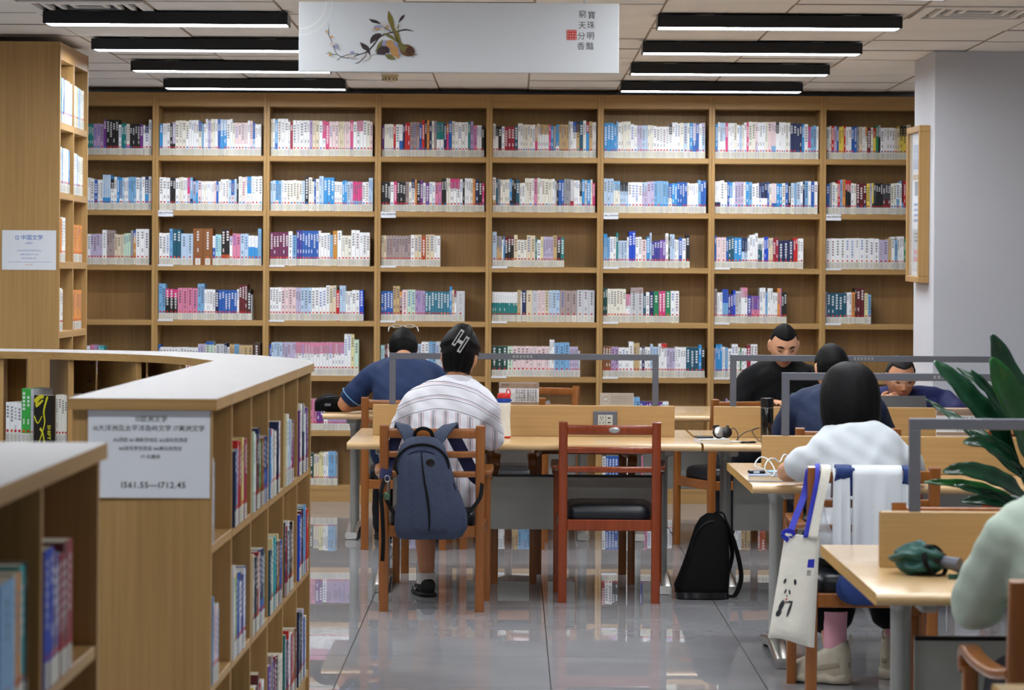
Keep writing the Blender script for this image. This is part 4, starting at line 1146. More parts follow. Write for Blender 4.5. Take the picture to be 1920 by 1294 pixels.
def chair(kind, x, d, rz, label):
    src = ch_o if kind == 'o' else ch_r
    if used[kind]: o = copy_tree(src)
    else: o = src; used[kind] = True
    o.location = (x, d, 0); o.rotation_euler = (0, 0, rz)
    return tag(o, label, 'chair', 'wooden armchairs')
chair('o', -0.362, 12.05, 0, 'orange-brown wooden armchair with the navy backpack hung on its back')
chair('r', 0.456, 12.40, R(-1), 'empty red-brown wooden armchair with black leather seat and silver oval badge')
chair('o', -0.33, 13.16, R(180), 'wooden armchair facing the striped-shirt woman from across her table')
chair('o', 0.347, 13.16, R(180), 'wooden armchair facing the empty red-brown chair from across the table')
chair('o', -0.60, 14.71, 0, 'orange wooden armchair under the man in the navy polo')
chair('o', -0.055, 14.76, 0, 'empty wooden armchair beside the navy polo man')
chair('o', 0.09, 16.0, R(180 - 24), 'turned wooden armchair between bookcases and the table without partition')
chair('o', 1.235, 14.78, R(20), 'turned wooden armchair in front of the man in the black sweatshirt')
chair('o', 1.507, 12.01, 0, 'wooden armchair under the navy-shirted man with his back turned')
chair('r', 2.17, 11.93, R(34), 'red-brown armchair turned aside, behind the potted plant leaves')
chair('o', 1.293, 9.61, 0, 'wooden armchair with tote bag and white jacket hung on it')
chair('o', 1.35, 6.11, 0, 'wooden armchair under the person in the pale green sweater')
chair('o', 1.38, 7.62, R(180), 'wooden armchair tucked under the table with the green umbrella')
chair('o', 2.05, 13.86, R(180), 'wooden armchair under the man with glasses')

# ================================================================== THINGS ON AND AROUND THE TABLES
ZT = 0.7355
# red-capped white bottle
b = at(944.5, 818, 12.7)
bt = thing('water_bottle', 'white water bottle with red and blue cap on the table', 'bottle', (b.x, 12.7, ZT))
M['bottle_white'] = plain('matt_white_steel', (226, 226, 218), 0.5, noise=0.04, nscale=30)
M['cap_red'] = plain('red_cap', (200, 40, 34), 0.4); M['cap_blue'] = plain('blue_cap', (24, 70, 160), 0.4)
MB().lathe([(0.034, 0.008), (0.0345, 0.02), (0.031, 0.06), (0.0305, 0.11), (0.033, 0.15), (0.033, 0.168), (0.030, 0.172)]).build('body', 'bottle_white', bt, True, 40)
MB().lathe([(0.033, 0.0), (0.035, 0.003), (0.035, 0.008), (0.033, 0.01)]).build('base_ring', 'cap_red', bt, True, 40)
MB().lathe([(0.031, 0.171), (0.033, 0.173), (0.033, 0.192), (0.031, 0.193)]).build('collar', 'cap_blue', bt, True, 40)
cp = MB().lathe([(0.0315, 0.192), (0.0325, 0.194), (0.0315, 0.213), (0.028, 0.217)]).build('cap', 'cap_red', bt, True, 40)
MB().tube(catmull([(0.012, 0, 0.215), (0.014, 0, 0.232), (0.022, 0, 0.234), (0.029, 0, 0.228), (0.031, 0, 0.205)], 4), 0.003, 8).build('loop', 'cap_red', cp, True)
for s in (-1, 1): MB().box(s * 0.034 - 0.004, s * 0.034 + 0.004, -0.006, 0.006, 0.178, 0.186, bevel=0.001).build('clip', 'cap_blue', bt)

# acrylic notice stands
M['stand_brown'] = plain('stand_brown_print', (150, 128, 112), 0.45, noise=0.15, nscale=20)
def desk_sign(px, d, label, rows):
    p = at(px, 740, d)
    t = thing('desk_sign', label, 'desk sign', (p.x, d, ZT), 0, 'desk notices')
    MB().box(-0.1, 0.1, -0.004, 0.0, 0.004, 0.252, bevel=0.001).build('panel', 'paper', t)
    part('foot_plate', 'glass_clear', t, (-0.1, 0.1, -0.03, 0.05, 0.0, 0.004))
    part('header_strip', 'stand_brown', t, (-0.0995, 0.0995, -0.0052, -0.004, 0.224, 0.251))
    part('footer_strip', 'stand_brown', t, (-0.0995, 0.0995, -0.0052, -0.004, 0.142, 0.155), (-0.0995, 0.0995, -0.0052, -0.004, 0.005, 0.138))
    for k, s in enumerate(rows):
        lettering(s, 0.0125, (0.036, -0.0048, 0.212 - k * 0.0123), 'ink_black', t, spacing=1.1)
    lettering('图书馆', 0.012, (-0.07, -0.0056, 0.238), 'ink_black', t)
    for s in (-0.09, 0.09): MB().lathe([(0.004, 0), (0.003, 0.002)], seg=10, mtx=Matrix.Rotation(R(90), 4, 'X'), loc=(s, -0.005, 0.238)).build('screw', 'silver', t)
    return t
ROWS = ['爱以书题 座次以照', '读书相知 请勿带食', '一人一座 请勿占座', '保持安静 爱护图书', '以上各项 请予配合']
desk_sign(973, 13.1, 'clear desk notice with rows of characters, behind the red-capped bottle', ROWS)
desk_sign(1801, 10.75, 'white desk notice with brown header, half hidden by the plant leaves', ROWS)
p = at(1156.5, 745, 13.1)
t = thing('desk_sign', 'small wood-toned acrylic sign with round emblem behind the partition', 'desk sign', (p.x, 13.1, ZT), 0, 'desk notices')
M['woodprint'] = wood('printed_board', (186, 158, 110), 'x', 0.35, 0.3, fine=0.6)
part('panel', 'woodprint', t, (-0.082, 0.082, -0.004, 0.0, 0.004, 0.2))
part('foot_plate', 'glass_clear', t, (-0.085, 0.085, -0.03, 0.05, 0.0, 0.004)); part('acrylic', 'glass_clear', t, (-0.085, 0.085, -0.007, -0.005, 0.004, 0.204))
em = MB(); n_ = 28
for r0, r1 in ((0.021, 0.0235), (0.0165, 0.0175)):
    vs = [[em.bm.verts.new((-0.056 + r * math.cos(2 * math.pi * k / n_), -0.0046, 0.172 + r * math.sin(2 * math.pi * k / n_))) for k in range(n_)] for r in (r0, r1)]
    for k in range(n_): em.bm.faces.new((vs[0][k], vs[0][(k + 1) % n_], vs[1][(k + 1) % n_], vs[1][k]))
for k in range(4): em.box(-0.066 + k * 0.005, -0.062 + k * 0.005, -0.0047, -0.0043, 0.166, 0.178)
em.build('emblem', 'paper', t)
text_mb = MB()
for r in range(3):
    for k in range(7): text_mb.box(-0.02 + k * 0.013, -0.011 + k * 0.013, -0.0046, -0.0042, 0.160 + r * 0.012, 0.165 + r * 0.012)
text_mb.build('printed_line', 'stand_brown', t)

# black thermos flasks
def thermos(px, d, label, h=0.208, r=0.031):
    p = at(px, 820, d)
    t = thing('thermos', label, 'thermos', (p.x, d, ZT), 0, 'black thermos flasks')
    MB().lathe([(r - 0.002, 0), (r, 0.003), (r, h * 0.76), (r - 0.001, h * 0.77)]).build('body', 'black_gloss', t, True, 40)
    MB().lathe([(r - 0.0015, h * 0.772), (r - 0.0015, h * 0.785)]).build('ring', 'silver', t, True, 40)
    MB().lathe([(r, h * 0.786), (r, h * 0.985), (r - 0.003, h)]).build('lid', 'black_plastic', t, True, 40)
    mb = MB()
    for k in range(5): mb.box(-0.002, 0.002, -r - 0.0006, -r + 0.001, 0.03 + k * 0.008, 0.035 + k * 0.008)
    mb.build('mark', 'silver', t)
thermos(1438, 12.55, 'tall black thermos flask with lid beside tangled cables')
thermos(1914, 12.6, 'black flask at the table end behind the plant leaves')

# white book under the headphones on the right-hand table
p = at(1333, 829, 12.47)
wbk = thing('notebook', 'thick white notebook lying under the headphones', 'notebook', (p.x, 12.45, ZT), R(10))
MB().box(-0.068, 0.075, -0.06, 0.06, 0.003, 0.016).build('pages', 'paper_page', wbk)
part('cover', 'paper', wbk, (-0.07, 0.077, -0.062, 0.062, 0.0, 0.003), (-0.07, 0.077, -0.062, 0.062, 0.016, 0.019), (-0.07, -0.068, -0.062, 0.062, 0.003, 0.016), bevel=0.0008)
p = at(1318, 806, 12.47)
ph = thing('phone', 'black phone lying on the white notebook', 'phone', (p.x, 12.46, ZT + 0.0195), R(14))
MB().box(-0.035, 0.042, -0.03, 0.03, 0.0, 0.009, bevel=0.002).build('case', 'black_plastic', ph)
MB().box(-0.032, 0.039, -0.027, 0.027, 0.009, 0.0095).build('screen', 'black_gloss', ph)
p = at(1349, 806, 12.47)
hp = thing('headphones', 'black and silver over-ear headphones resting on the white notebook', 'headphones', (p.x, 12.43, ZT + 0.0195))
for x, sc, m_ in ((-0.005, 1.0, 'silver'), (0.032, 0.9, 'black_plastic')):
    mt_ = Matrix.Rotation(R(72), 4, 'X') @ Matrix.Rotation(R(14), 4, 'Y')
    c_ = MB().lathe([(0.020 * sc, -0.014), (0.028 * sc, -0.012), (0.029 * sc, 0.0), (0.026 * sc, 0.004)], seg=22, mtx=mt_, loc=(x, 0, 0.030)).build('ear_cushion', 'black_cloth', hp, True, 50)
    MB().lathe([(0.026 * sc, 0.004), (0.025 * sc, 0.010), (0.016 * sc, 0.014)], seg=22, mtx=mt_, loc=(x, 0, 0.030)).build('ear_cup', m_, hp, True, 50)
MB().sweep(catmull([(-0.005, 0.0, 0.056), (-0.03, 0.05, 0.05), (0.0, 0.1, 0.03), (0.045, 0.07, 0.045), (0.032, 0.005, 0.055)], 5), rrect(0.008, 0.003, 0.002, 2), side=(0, 0, 1)).build('headband', 'black_plastic', hp, True)
def cable(name, pts, r, mat, label, d=None):
    P = catmull([Vector(q) for q in pts], 6)
    c = MB().tube(P, r, 7).build(name, mat, None, True)
    return tag(c, label, 'cable')
cz = ZT + 0.004
def tp_(px, py, d, z=None):
    q = at(px, py, d); return (q.x, d, z if z is not None else q.z)
cable('headphone_cable', [tp_(1364, 811, 12.5), tp_(1375, 803, 12.52), tp_(1383, 812, 12.5), tp_(1385, 822, 12.48, cz), tp_(1400, 825, 12.42, cz), tp_(1420, 822, 12.46, cz)], 0.0022, 'black_plastic', 'thin black headphone cable curling over the table')
cable('power_cable', [tp_(1378, 822, 12.45, cz), tp_(1395, 812, 12.5), tp_(1412, 806, 12.55), tp_(1424, 802, 12.5), tp_(1411, 806, 12.48), tp_(1414, 816, 12.46), tp_(1428, 821, 12.44, cz), tp_(1446, 812, 12.7), tp_(1460, 780, 12.8), tp_(1466, 778, 12.825)], 0.0024, 'black_plastic', 'black power cable looping past the thermos')
for px, d, rz, m1, lb in ((1377, 12.42, R(4), 'white_plastic', 'white pen with dark cap lying by the notebook'), (1405, 12.38, R(16), 'black_plastic', 'black pen lying near the table edge')):
    p = at(px, 823, d)
    t = thing('pen', lb, 'pen', (p.x, d, ZT + 0.0055), rz)
    MB().tube([(-0.03, 0, 0), (0.03, 0, 0)], 0.005, 10).build('barrel', m1, t, True)
    MB().tube([(-0.045, 0, 0), (-0.03, 0, 0)], [0.004, 0.0055], 10).build('cap', 'black_plastic', t, True)
    MB().tube([(0.03, 0, 0), (0.042, 0, 0)], [0.005, 0.001], 10).build('tip', 'silver', t, True)

# laptops
def laptop(x, d, rz, label, lid=100):
    t = thing('laptop', label, 'laptop', (x, d, ZT), rz)
    MB().box(-0.16, 0.16, -0.11, 0.11, 0.0, 0.014, bevel=0.002).build('base', 'metal_grey', t)
    mt_ = Matrix.Translation((0, 0.11, 0.014)) @ Matrix.Rotation(R(lid - 180), 4, 'X')
    l = MB().box(-0.16, 0.16, -0.218, 0.0, 0.0, 0.006, bevel=0.002, mtx=mt_).build('lid', 'laptop_grey', t)
    MB().box(-0.15, 0.15, -0.208, -0.008, -0.0006, 0.0, mtx=mt_).build('screen', 'black_gloss', l)
    k = MB()
    for r in range(5):
        for c in range(12): k.box(-0.14 + c * 0.0235, -0.12 + c * 0.0235, 0.075 - r * 0.02, 0.091 - r * 0.02, 0.014, 0.0155)
    k.build('keys', 'black_plastic', t)
M['laptop_grey'] = plain('laptop_dark_grey', (64, 64, 66), 0.45, metal=0.3)
p = at(1697, 750, 13.28)
laptop(1.925, 13.20, R(180), 'dark grey open laptop before the man with glasses', 126)
p = at(1560, 735, 12.58)
laptop(p.x - 0.03, 12.56, 0, 'dark open laptop before the navy-shirted man with his back turned', 100)
# open paper of the man in black
p = at(1462, 755, 14.4)

# black shoulder bag on the far table
p = at(622, 776, 14.98)
bg = thing('black_bag', 'black zipped pouch bag lying on the table beside the navy polo man', 'bag', (p.x, 15.05, ZT))
mb = MB(); rings = []
for k in range(13):
    a = k / 12; x = -0.1 + 0.2 * a
    h = 0.104 * (math.sin(math.pi * min(0.98, a * 0.9 + 0.14)) ** 0.55); dp = 0.075 * (math.sin(math.pi * min(0.97, max(0.05, a))) ** 0.4)
    rings.append([Vector((x, dp * math.cos(q) * (1.0 if math.sin(q) > -0.3 else .9), h / 2 + h / 2 * math.copysign(abs(math.sin(q)) ** 0.7, math.sin(q)))) for q in [2 * math.pi * i / 18 for i in range(18)]])
mb.ring_loft(rings).build('body', 'black_cloth', bg, True)
MB().tube(catmull([(-0.09, -0.055, 0.06), (-0.03, -0.078, 0.085), (0.04, -0.076, 0.088), (0.09, -0.05, 0.07)], 5), 0.003, 6).build('zip', 'black_plastic', bg, True)
MB().box(-0.04, -0.005, -0.0795, -0.075, 0.035, 0.05).build('label_patch', 'metal_grey', bg)

# books, phone and white cable on the white T-shirt woman's table
p = at(1452, 893, 10.05)
k1 = thing('book', 'thick blue-grey book lying flat on the table edge under a white cable', 'book', (p.x, 10.13, ZT), R(-6), 'books')
M['cov_bg'] = plain('cover_blue_grey', (138, 150, 178), 0.5); M['cov_lb'] = plain('cover_light_blue', (128, 180, 206), 0.5)
MB().box(-0.09, 0.098, -0.068, 0.068, 0.003, 0.021).build('pages', 'paper_page', k1)
part('cover', 'cov_bg', k1, (-0.092, 0.1, -0.07, 0.07, 0.0, 0.003), (-0.092, 0.1, -0.07, 0.07, 0.021, 0.024), (0.098, 0.1, -0.07, 0.07, 0.003, 0.021))
k2 = thing('book', 'thin light blue notebook stacked on the blue-grey book', 'notebook', (p.x + 0.055, 10.16, ZT + 0.0245), R(4))
MB().box(-0.07, 0.08, -0.045, 0.045, 0.001, 0.008).build('pages', 'paper_page', k2)
part('cover', 'cov_lb', k2, (-0.072, 0.082, -0.047, 0.047, 0.008, 0.01), (-0.072, 0.082, -0.047, 0.047, 0.0, 0.001))
k3 = thing('pencil_case', 'small dark pencil case beside the stacked notebooks', 'pencil case', (p.x - 0.062, 10.165, ZT + 0.0245), R(8))
MB().box(-0.028, 0.036, -0.018, 0.018, 0.0, 0.012, bevel=0.003).build('body', 'black_plastic', k3); MB().box(-0.012, 0.012, -0.0186, -0.0178, 0.002, 0.010).build('patch', 'paper', k3)
M['cord_white'] = plain('white_cord', (218, 222, 224), 0.4)
cable('charging_cable', [tp_(1432, 880, 10.08), tp_(1415, 873, 10.1), tp_(1425, 858, 10.14), tp_(1440, 862, 10.1), tp_(1452, 880, 10.06), tp_(1448, 893, 10.04), tp_(1434, 880, 10.05), tp_(1440, 863, 10.08), tp_(1452, 860, 10.12), tp_(1462, 866, 10.16), tp_(1470, 853, 10.18), tp_(1478, 856, 10.2), tp_(1492, 872, 10.22)], 0.0028, 'cord_white', 'white charging cable looping over the stacked notebooks')

# folded green umbrella
p = at(1738, 1085, 6.86)
um = thing('umbrella', 'folded dark green umbrella lying on the table', 'umbrella', (at(1752, 1060, 6.92).x, 6.92, ZT), R(52)); um.scale = (0.78, 0.78, 0.78)
M['umb'] = plain('dark_green_nylon', (10, 74, 68), 0.5, bump=0.2, bscale=25)
mb = MB(); rings = []
ru = random.Random(5)
fold = [ru.uniform(0.0, 6.28) for _ in range(6)]
for k in range(17):
    a = k / 16; y = 0.15 - 0.18 * a
    r = 0.062 * (math.sin(math.pi * min(0.96, 0.08 + a * 0.84)) ** 0.6)
    ring = []
    for i in range(48):
        q = 2 * math.pi * i / 48
        f = 1 + 0.20 * math.cos(5 * q + a * 4 + fold[0]) + 0.13 * math.sin(9 * q - a * 7 + fold[1]) * math.sin(5 * a + fold[2]) + 0.08 * math.sin(15 * q + 9 * a + fold[3])
        ring.append(Vector((r * 1.12 * f * math.cos(q), y + 0.012 * math.sin(3 * q + fold[4]), max(0.001, 0.05 + r * 0.8 * f * math.sin(q)))))
    rings.append(ring)
mb.ring_loft(rings).build('canopy', 'umb', um, True)
MB().sweep(catmull([(0.062 * math.cos(q) * 1.05, -0.002 + 0.02 * math.sin(q), max(0.004, 0.05 + 0.052 * math.sin(q))) for q in [6.28 * i / 12 for i in range(13)]], 3), rrect(0.009, 0.002, 0.001, 2), side=(0, 1, 0)).build('tie_band', 'black_cloth', um, True)
MB().tube([(0, -0.03, 0.05), (0, -0.095, 0.042)], [0.02, 0.024], 18).build('handle', 'metal_grey', um, True, 40)
MB().tube([(0, -0.012, 0.052), (0, -0.034, 0.05)], [0.034, 0.027], 18).build('ferrule', 'black_plastic', um, True, 40)
MB().sweep(catmull([(0.03, -0.05, 0.03), (0.02, -0.1, 0.012), (-0.05, -0.11, 0.008), (-0.07, -0.09, 0.008)], 4), rrect(0.010, 0.0015, 0.001, 2), side=(0, 0, 1)).build('wrist_strap', 'umb', um)

# black backpack standing on the floor
p = at(1320, 1118, 12.40)
bk = thing('backpack', 'black backpack standing on the floor between the tables', 'backpack', (p.x, 12.41, 0))
def sup(c, wx, wy, e=0.55, n=32):
    out = []
    for q in range(n):
        a = 2 * math.pi * q / n; cc, ss = math.cos(a), math.sin(a)
        out.append(Vector((c[0] + wx * math.copysign(abs(cc) ** e, cc), c[1] + wy * math.copysign(abs(ss) ** e, ss), c[2])))
    return out
prof = [(0.0, -0.015, 0.105, 0.07), (0.02, -0.01, 0.122, 0.085), (0.06, -0.012, 0.13, 0.09), (0.12, 0.002, 0.118, 0.09), (0.2, 0.016, 0.103, 0.085), (0.28, 0.026, 0.088, 0.075), (0.34, 0.032, 0.075, 0.065), (0.38, 0.036, 0.055, 0.05), (0.4, 0.04, 0.03, 0.03)]
MB().ring_loft([sup((x, 0, z), a, b_) for z, x, a, b_ in prof]).build('body', 'black_cloth', bk, True, 60)
MB().ring_loft([sup((x, 0, z), a, b_) for z, x, a, b_ in ((0.005, -0.012, 0.124, 0.088), (0.035, -0.012, 0.131, 0.0925))]).build('base_panel', 'black_gloss', bk, True, 60)
MB().sweep(catmull([(0.095, -0.02, 0.37), (0.135, -0.03, 0.28), (0.165, -0.04, 0.17), (0.172, -0.04, 0.09), (0.145, -0.04, 0.02), (0.105, -0.03, 0.012)], 6), rrect(0.014, 0.004, 0.003, 2), side=(0.6, -0.8, 0)).build('shoulder_strap', 'black_cloth', bk, True, 60)
MB().sweep(catmull([(0.1, 0.03, 0.37), (0.125, 0.03, 0.27), (0.135, 0.02, 0.2), (0.115, 0.01, 0.12), (0.09, 0.0, 0.07)], 6), rrect(0.012, 0.004, 0.003, 2), side=(0.6, -0.8, 0)).build('shoulder_strap', 'black_cloth', bk, True, 60)
MB().box(0.085, 0.115, -0.05, -0.02, 0.0, 0.022, bevel=0.004).build('buckle', 'black_plastic', bk)
MB().sweep(catmull([(0.04, 0, 0.392), (0.06, 0, 0.408), (0.09, 0, 0.4), (0.1, 0, 0.375)], 5), rrect(0.012, 0.004, 0.003, 2), side=(0, 1, 0)).build('grab_handle', 'black_cloth', bk, True, 60)
MB().tube(catmull([(-0.075, -0.062, 0.2), (-0.04, -0.072, 0.32), (0.03, -0.062, 0.37), (0.085, -0.05, 0.33)], 5), 0.003, 6).build('zip', 'black_plastic', bk, True)

# navy backpack hung on the chair
p = at(805, 915, 11.68)
nv = thing('backpack', 'dark blue backpack with black zips hung on the striped-shirt woman\'s chair', 'backpack', (p.x - 0.005, 11.715, 0.343))
M['navy_cloth'] = plain('blue_denim_nylon', (46, 56, 80), 0.75, noise=0.12, nscale=70, bump=0.2, bscale=160)
M['navy_dark'] = plain('dark_blue_webbing', (20, 28, 74), 0.7, bump=0.15, bscale=120)
prof = [(0.0, 0.0, 0.125, 0.05), (0.012, 0.005, 0.148, 0.068), (0.05, 0.012, 0.164, 0.078), (0.11, 0.012, 0.162, 0.08), (0.18, 0.004, 0.147, 0.078), (0.26, -0.012, 0.13, 0.074), (0.33, -0.022, 0.121, 0.068), (0.38, -0.028, 0.112, 0.06), (0.42, -0.028, 0.096, 0.05), (0.445, -0.028, 0.07, 0.036), (0.457, -0.028, 0.04, 0.022)]
def nav(z):
    for a, b_ in zip(prof, prof[1:]):
        if a[0] <= z <= b_[0]:
            k = (z - a[0]) / (b_[0] - a[0]); return [a[i] + (b_[i] - a[i]) * k for i in range(4)]
    return prof[-1]
MB().ring_loft([sup((x, 0, z), a, b_, 0.6, 40) for z, x, a, b_ in prof]).build('body', 'navy_cloth', nv, True, 70)
# raised front pocket panel
pk = [(0.03, 0.0), (0.06, 0.0), (0.12, 0.0), (0.2, 0.0), (0.28, 0.0), (0.34, 0.0), (0.375, 0.0), (0.395, 0.0)]
rings = []
for z, _ in pk:
    _, x, a, b_ = nav(z); a2 = a * (0.8 if z < 0.36 else (0.72 if z < 0.39 else 0.5))
    rings.append([Vector((x + a2 * u, -b_ * (1 - 0.35 * abs(u) ** 3) - 0.012 * (1 - u * u) * (1 if 0.04 < z < 0.39 else 0.4), z)) for u in [-1 + 2 * i / 14 for i in range(15)]] + [Vector((x + a2 * u, -b_ * 0.5, z)) for u in (1, 0, -1)])
MB().ring_loft(rings).build('front_pocket', 'navy_cloth', nv, True, 70)
def on_front(u, z, off=0.014):
    _, x, a, b_ = nav(z); return Vector((x + a * 0.8 * u, -b_ * (1 - 0.35 * abs(u) ** 3) - 0.012 * (1 - u * u) - off + 0.012, z))
MB().tube([on_front(-0.03 + 0.0 * k, z) for k, z in enumerate((0.39, 0.33, 0.26, 0.19, 0.13, 0.08, 0.04))], [0.0025, 0.003, 0.0045, 0.006, 0.005, 0.004, 0.002], 8).build('front_zip', 'black_cloth', nv, True)
# arched main zip
arch = []
for k in range(21):
    a = R(-25 + 230 * k / 20)
    arch.append(Vector((-0.028 + 0.118 * math.cos(a), -0.045 - 0.008 * math.sin(a), 0.33 + 0.095 * math.sin(a))))
arch = [Vector((0.145, -0.045, 0.12)), Vector((0.115, -0.045, 0.24))] + arch
MB().tube(catmull(arch, 2), 0.0055, 8).build('main_zip', 'black_cloth', nv, True)
p2 = on_front(0.36, 0.345); MB().lathe([(0.019, 0), (0.019, 0.003), (0.015, 0.004)], seg=22, mtx=Matrix.Rotation(R(90), 4, 'X'), loc=p2 + Vector((0, 0.002, 0))).build('round_badge', 'black_gloss', nv, True, 40)
MB().tube(catmull([on_front(-1, 0.05, 0.004), on_front(-1, 0.15, 0.004), on_front(-1, 0.26, 0.004), on_front(-0.93, 0.335, 0.006), on_front(-0.7, 0.378, 0.008), on_front(-0.25, 0.397, 0.01), on_front(0.25, 0.397, 0.01), on_front(0.7, 0.378, 0.008), on_front(0.93, 0.335, 0.006), on_front(1, 0.26, 0.004), on_front(1, 0.15, 0.004)], 3), 0.0026, 6).build('pocket_piping', 'navy_dark', nv, True)
# side pocket seam
MB().tube(catmull([on_front(1.0, 0.22, 0.0), on_front(1.05, 0.17, 0.0) + Vector((0.0, 0, 0)), on_front(1.02, 0.06, 0.0)], 4), 0.002, 6).build('pocket_seam', 'black_cloth', nv, True)
# handle and shoulder straps going over the chair rail
MB().sweep(catmull([(-0.068, 0.01, 0.43), (-0.058, -0.005, 0.478), (-0.025, -0.012, 0.494), (0.01, -0.005, 0.478), (0.02, 0.01, 0.43)], 6), rrect(0.006, 0.008, 0.003, 2), side=(0, 1, 0)).build('grab_handle', 'black_cloth', nv, True, 60)
for s, xa, xb in ((-1, -0.075, -0.122), (1, 0.03, 0.095)):
    MB().sweep(catmull([(xa, 0.0, 0.43), ((xa + xb) / 2, 0.02, 0.475), (xb, 0.052, 0.505), (xb + 0.004 * s, 0.085, 0.503), (xb + 0.01 * s, 0.102, 0.47)], 5), rrect(0.031, 0.005, 0.004, 2), side=(1, 0, 0.25 * s)).build('shoulder_strap', 'navy_cloth', nv, True, 60)
MB().sweep(catmull([(0.098, 0.11, 0.47), (0.135, 0.125, 0.40), (0.175, 0.14, 0.32), (0.205, 0.15, 0.27), (0.235, 0.15, 0.25)], 5), rrect(0.030, 0.003, 0.002, 2), side=(1, 0, 0.6)).build('shoulder_strap', 'navy_dark', nv, True, 60)
MB().sweep(catmull([(-0.14, 0.11, 0.47), (-0.16, 0.12, 0.42), (-0.185, 0.11, 0.34), (-0.2, 0.06, 0.26)], 5), rrect(0.026, 0.003, 0.002, 2), side=(1, 0, -0.4)).build('shoulder_strap', 'navy_dark', nv, True, 60)
MB().sweep(catmull([(0.145, -0.02, 0.07), (0.185, 0.02, 0.12), (0.23, 0.06, 0.18), (0.24, 0.1, 0.25)], 4), rrect(0.009, 0.002, 0.0015, 2), side=(1, 0, -0.8)).build('webbing', 'black_cloth', nv, True)
MB().sweep(catmull([(-0.2, 0.06, 0.26), (-0.212, 0.0, 0.2), (-0.205, -0.02, 0.12), (-0.2, -0.02, 0.0), (-0.203, -0.02, -0.1)], 4), rrect(0.009, 0.002, 0.0015, 2), side=(1, 0, 0)).build('webbing', 'black_cloth', nv, True)
MB().sweep(catmull([(-0.2, -0.005, 0.2), (-0.17, -0.01, 0.14), (-0.15, -0.03, 0.11)], 4), rrect(0.009, 0.002, 0.0015, 2), side=(1, 0, 0.6)).build('webbing', 'black_cloth', nv, True)
kc = MB()
for k in range(14):
    a0 = 2 * math.pi * k / 14; a1 = 2 * math.pi * (k + 1) / 14
    kc.tube([(-0.183 + 0.012 * math.cos(a0), -0.035, 0.27 + 0.014 * math.sin(a0)), (-0.183 + 0.012 * math.cos(a1), -0.035, 0.27 + 0.014 * math.sin(a1))], 0.0018, 5)
kc.tube([(-0.18, -0.035, 0.256), (-0.182, -0.037, 0.215)], 0.002, 6)
kr = kc.build('key_ring', 'silver', nv)
M['charm'] = plain('green_glass_charm', (60, 86, 62), 0.2, noise=0.4, nscale=90)
MB().ellipsoid((-0.184, -0.038, 0.192), (0.016, 0.008, 0.02), 12, 8).build('charm', 'charm', kr, True)

# tote bag with printed panda on the white T-shirt woman's chair
td = 9.30
A_, B_, C_, D_ = at(1472, 1000, td), at(1537, 1008, td), at(1527, 1212, td), at(1440, 1196, td)
to = thing('tote_bag', 'white canvas tote bag printed with a panda, hung on the chair post', 'tote bag', ((A_.x + C_.x) / 2, td, C_.z))
og = Vector(to.location)
M['canvas'] = plain('white_canvas', (224, 220, 208), 0.85, noise=0.04, nscale=20, bump=0.25, bscale=45)
M['strap_blue'] = plain('blue_strap', (36, 44, 172), 0.6)
def tote_pt(u, v, side):
    p = A_.lerp(B_, u).lerp(D_.lerp(C_, u), v) - og
    k = (4 * u * (1 - u)) ** 0.5
    y = (0.012 + 0.022 * v ** 0.5) * k * (1 - 0.6 * max(0, v - 0.92) / 0.08)
    y += 0.004 * math.sin(9 * u + 3 * v) * v
    return Vector((p.x, -side * y, p.z + (0.006 * math.sin(u * 5) if v > 0.98 else 0)))
mb = MB(); rings = []
N_ = 16
for iv in range(N_ + 1):
    v = iv / N_
    rings.append([tote_pt(i / N_, v, 1) for i in range(N_ + 1)] + [tote_pt(i / N_, v, -1) for i in range(N_ - 1, 0, -1)])
mb.ring_loft(rings).build('bag_body', 'canvas', to, True, 70)
def on_tote(u, v, off=0.0015):
    q = tote_pt(u, v, 1); return Vector((q.x, q.y - off, q.z))
def tote_print(c, r, rot, mat, name='panda_print'):
    mb = MB(); vs = []
    for k in range(16):
        a = 2 * math.pi * k / 16; x, y = r[0] * math.cos(a), r[1] * math.sin(a)     # in mm on the cloth
        cr, sr = math.cos(R(rot)), math.sin(R(rot))
        vs.append(mb.bm.verts.new(on_tote(c[0] + (x * cr - y * sr) / 150, c[1] + (x * sr + y * cr) / 385, 0.002)))
    mb.bm.faces.new(vs); mb.build(name, mat, to)
for c, r, ro, m_ in (((0.17, 0.44), (4.5, 10), 14, 'ink_black'), ((0.42, 0.435), (5.5, 11), -8, 'ink_black'), ((0.215, 0.535), (3.2, 9), 14, 'ink_black'), ((0.315, 0.535), (3.2, 9), -14, 'ink_black'), ((0.26, 0.575), (3, 2.2), 0, 'ink_black'),
                     ((0.17, 0.67), (7.5, 22), 16, 'ink_black'), ((0.13, 0.745), (8, 15), 20, 'ink_black'), ((0.36, 0.69), (4.2, 32), 12, 'ink_black'), ((0.28, 0.625), (17, 5), -4, 'ink_black'), ((0.285, 0.622), (13, 4.5), -4, 'canvas'), ((0.255, 0.615), (3, 9), 20, 'ink_red')):
    tote_print(c, r, ro, m_)
mb = MB(); mb.bm.faces.new([mb.bm.verts.new(on_tote(u, v)) for u, v in ((0.70, 0.21), (0.88, 0.20), (0.87, 0.28), (0.69, 0.285))]); mb.build('printed_patch', 'strap_blue', to)
mb = MB()
for k in range(3): mb.bm.faces.new([mb.bm.verts.new(on_tote(u, v)) for u, v in ((0.69, 0.31 + k * 0.018), (0.80, 0.309 + k * 0.018), (0.80, 0.317 + k * 0.018), (0.69, 0.318 + k * 0.018))])
mb.build('printed_line', 'metal_grey', to)
rel = lambda px, py, d: at(px, py, d) - og
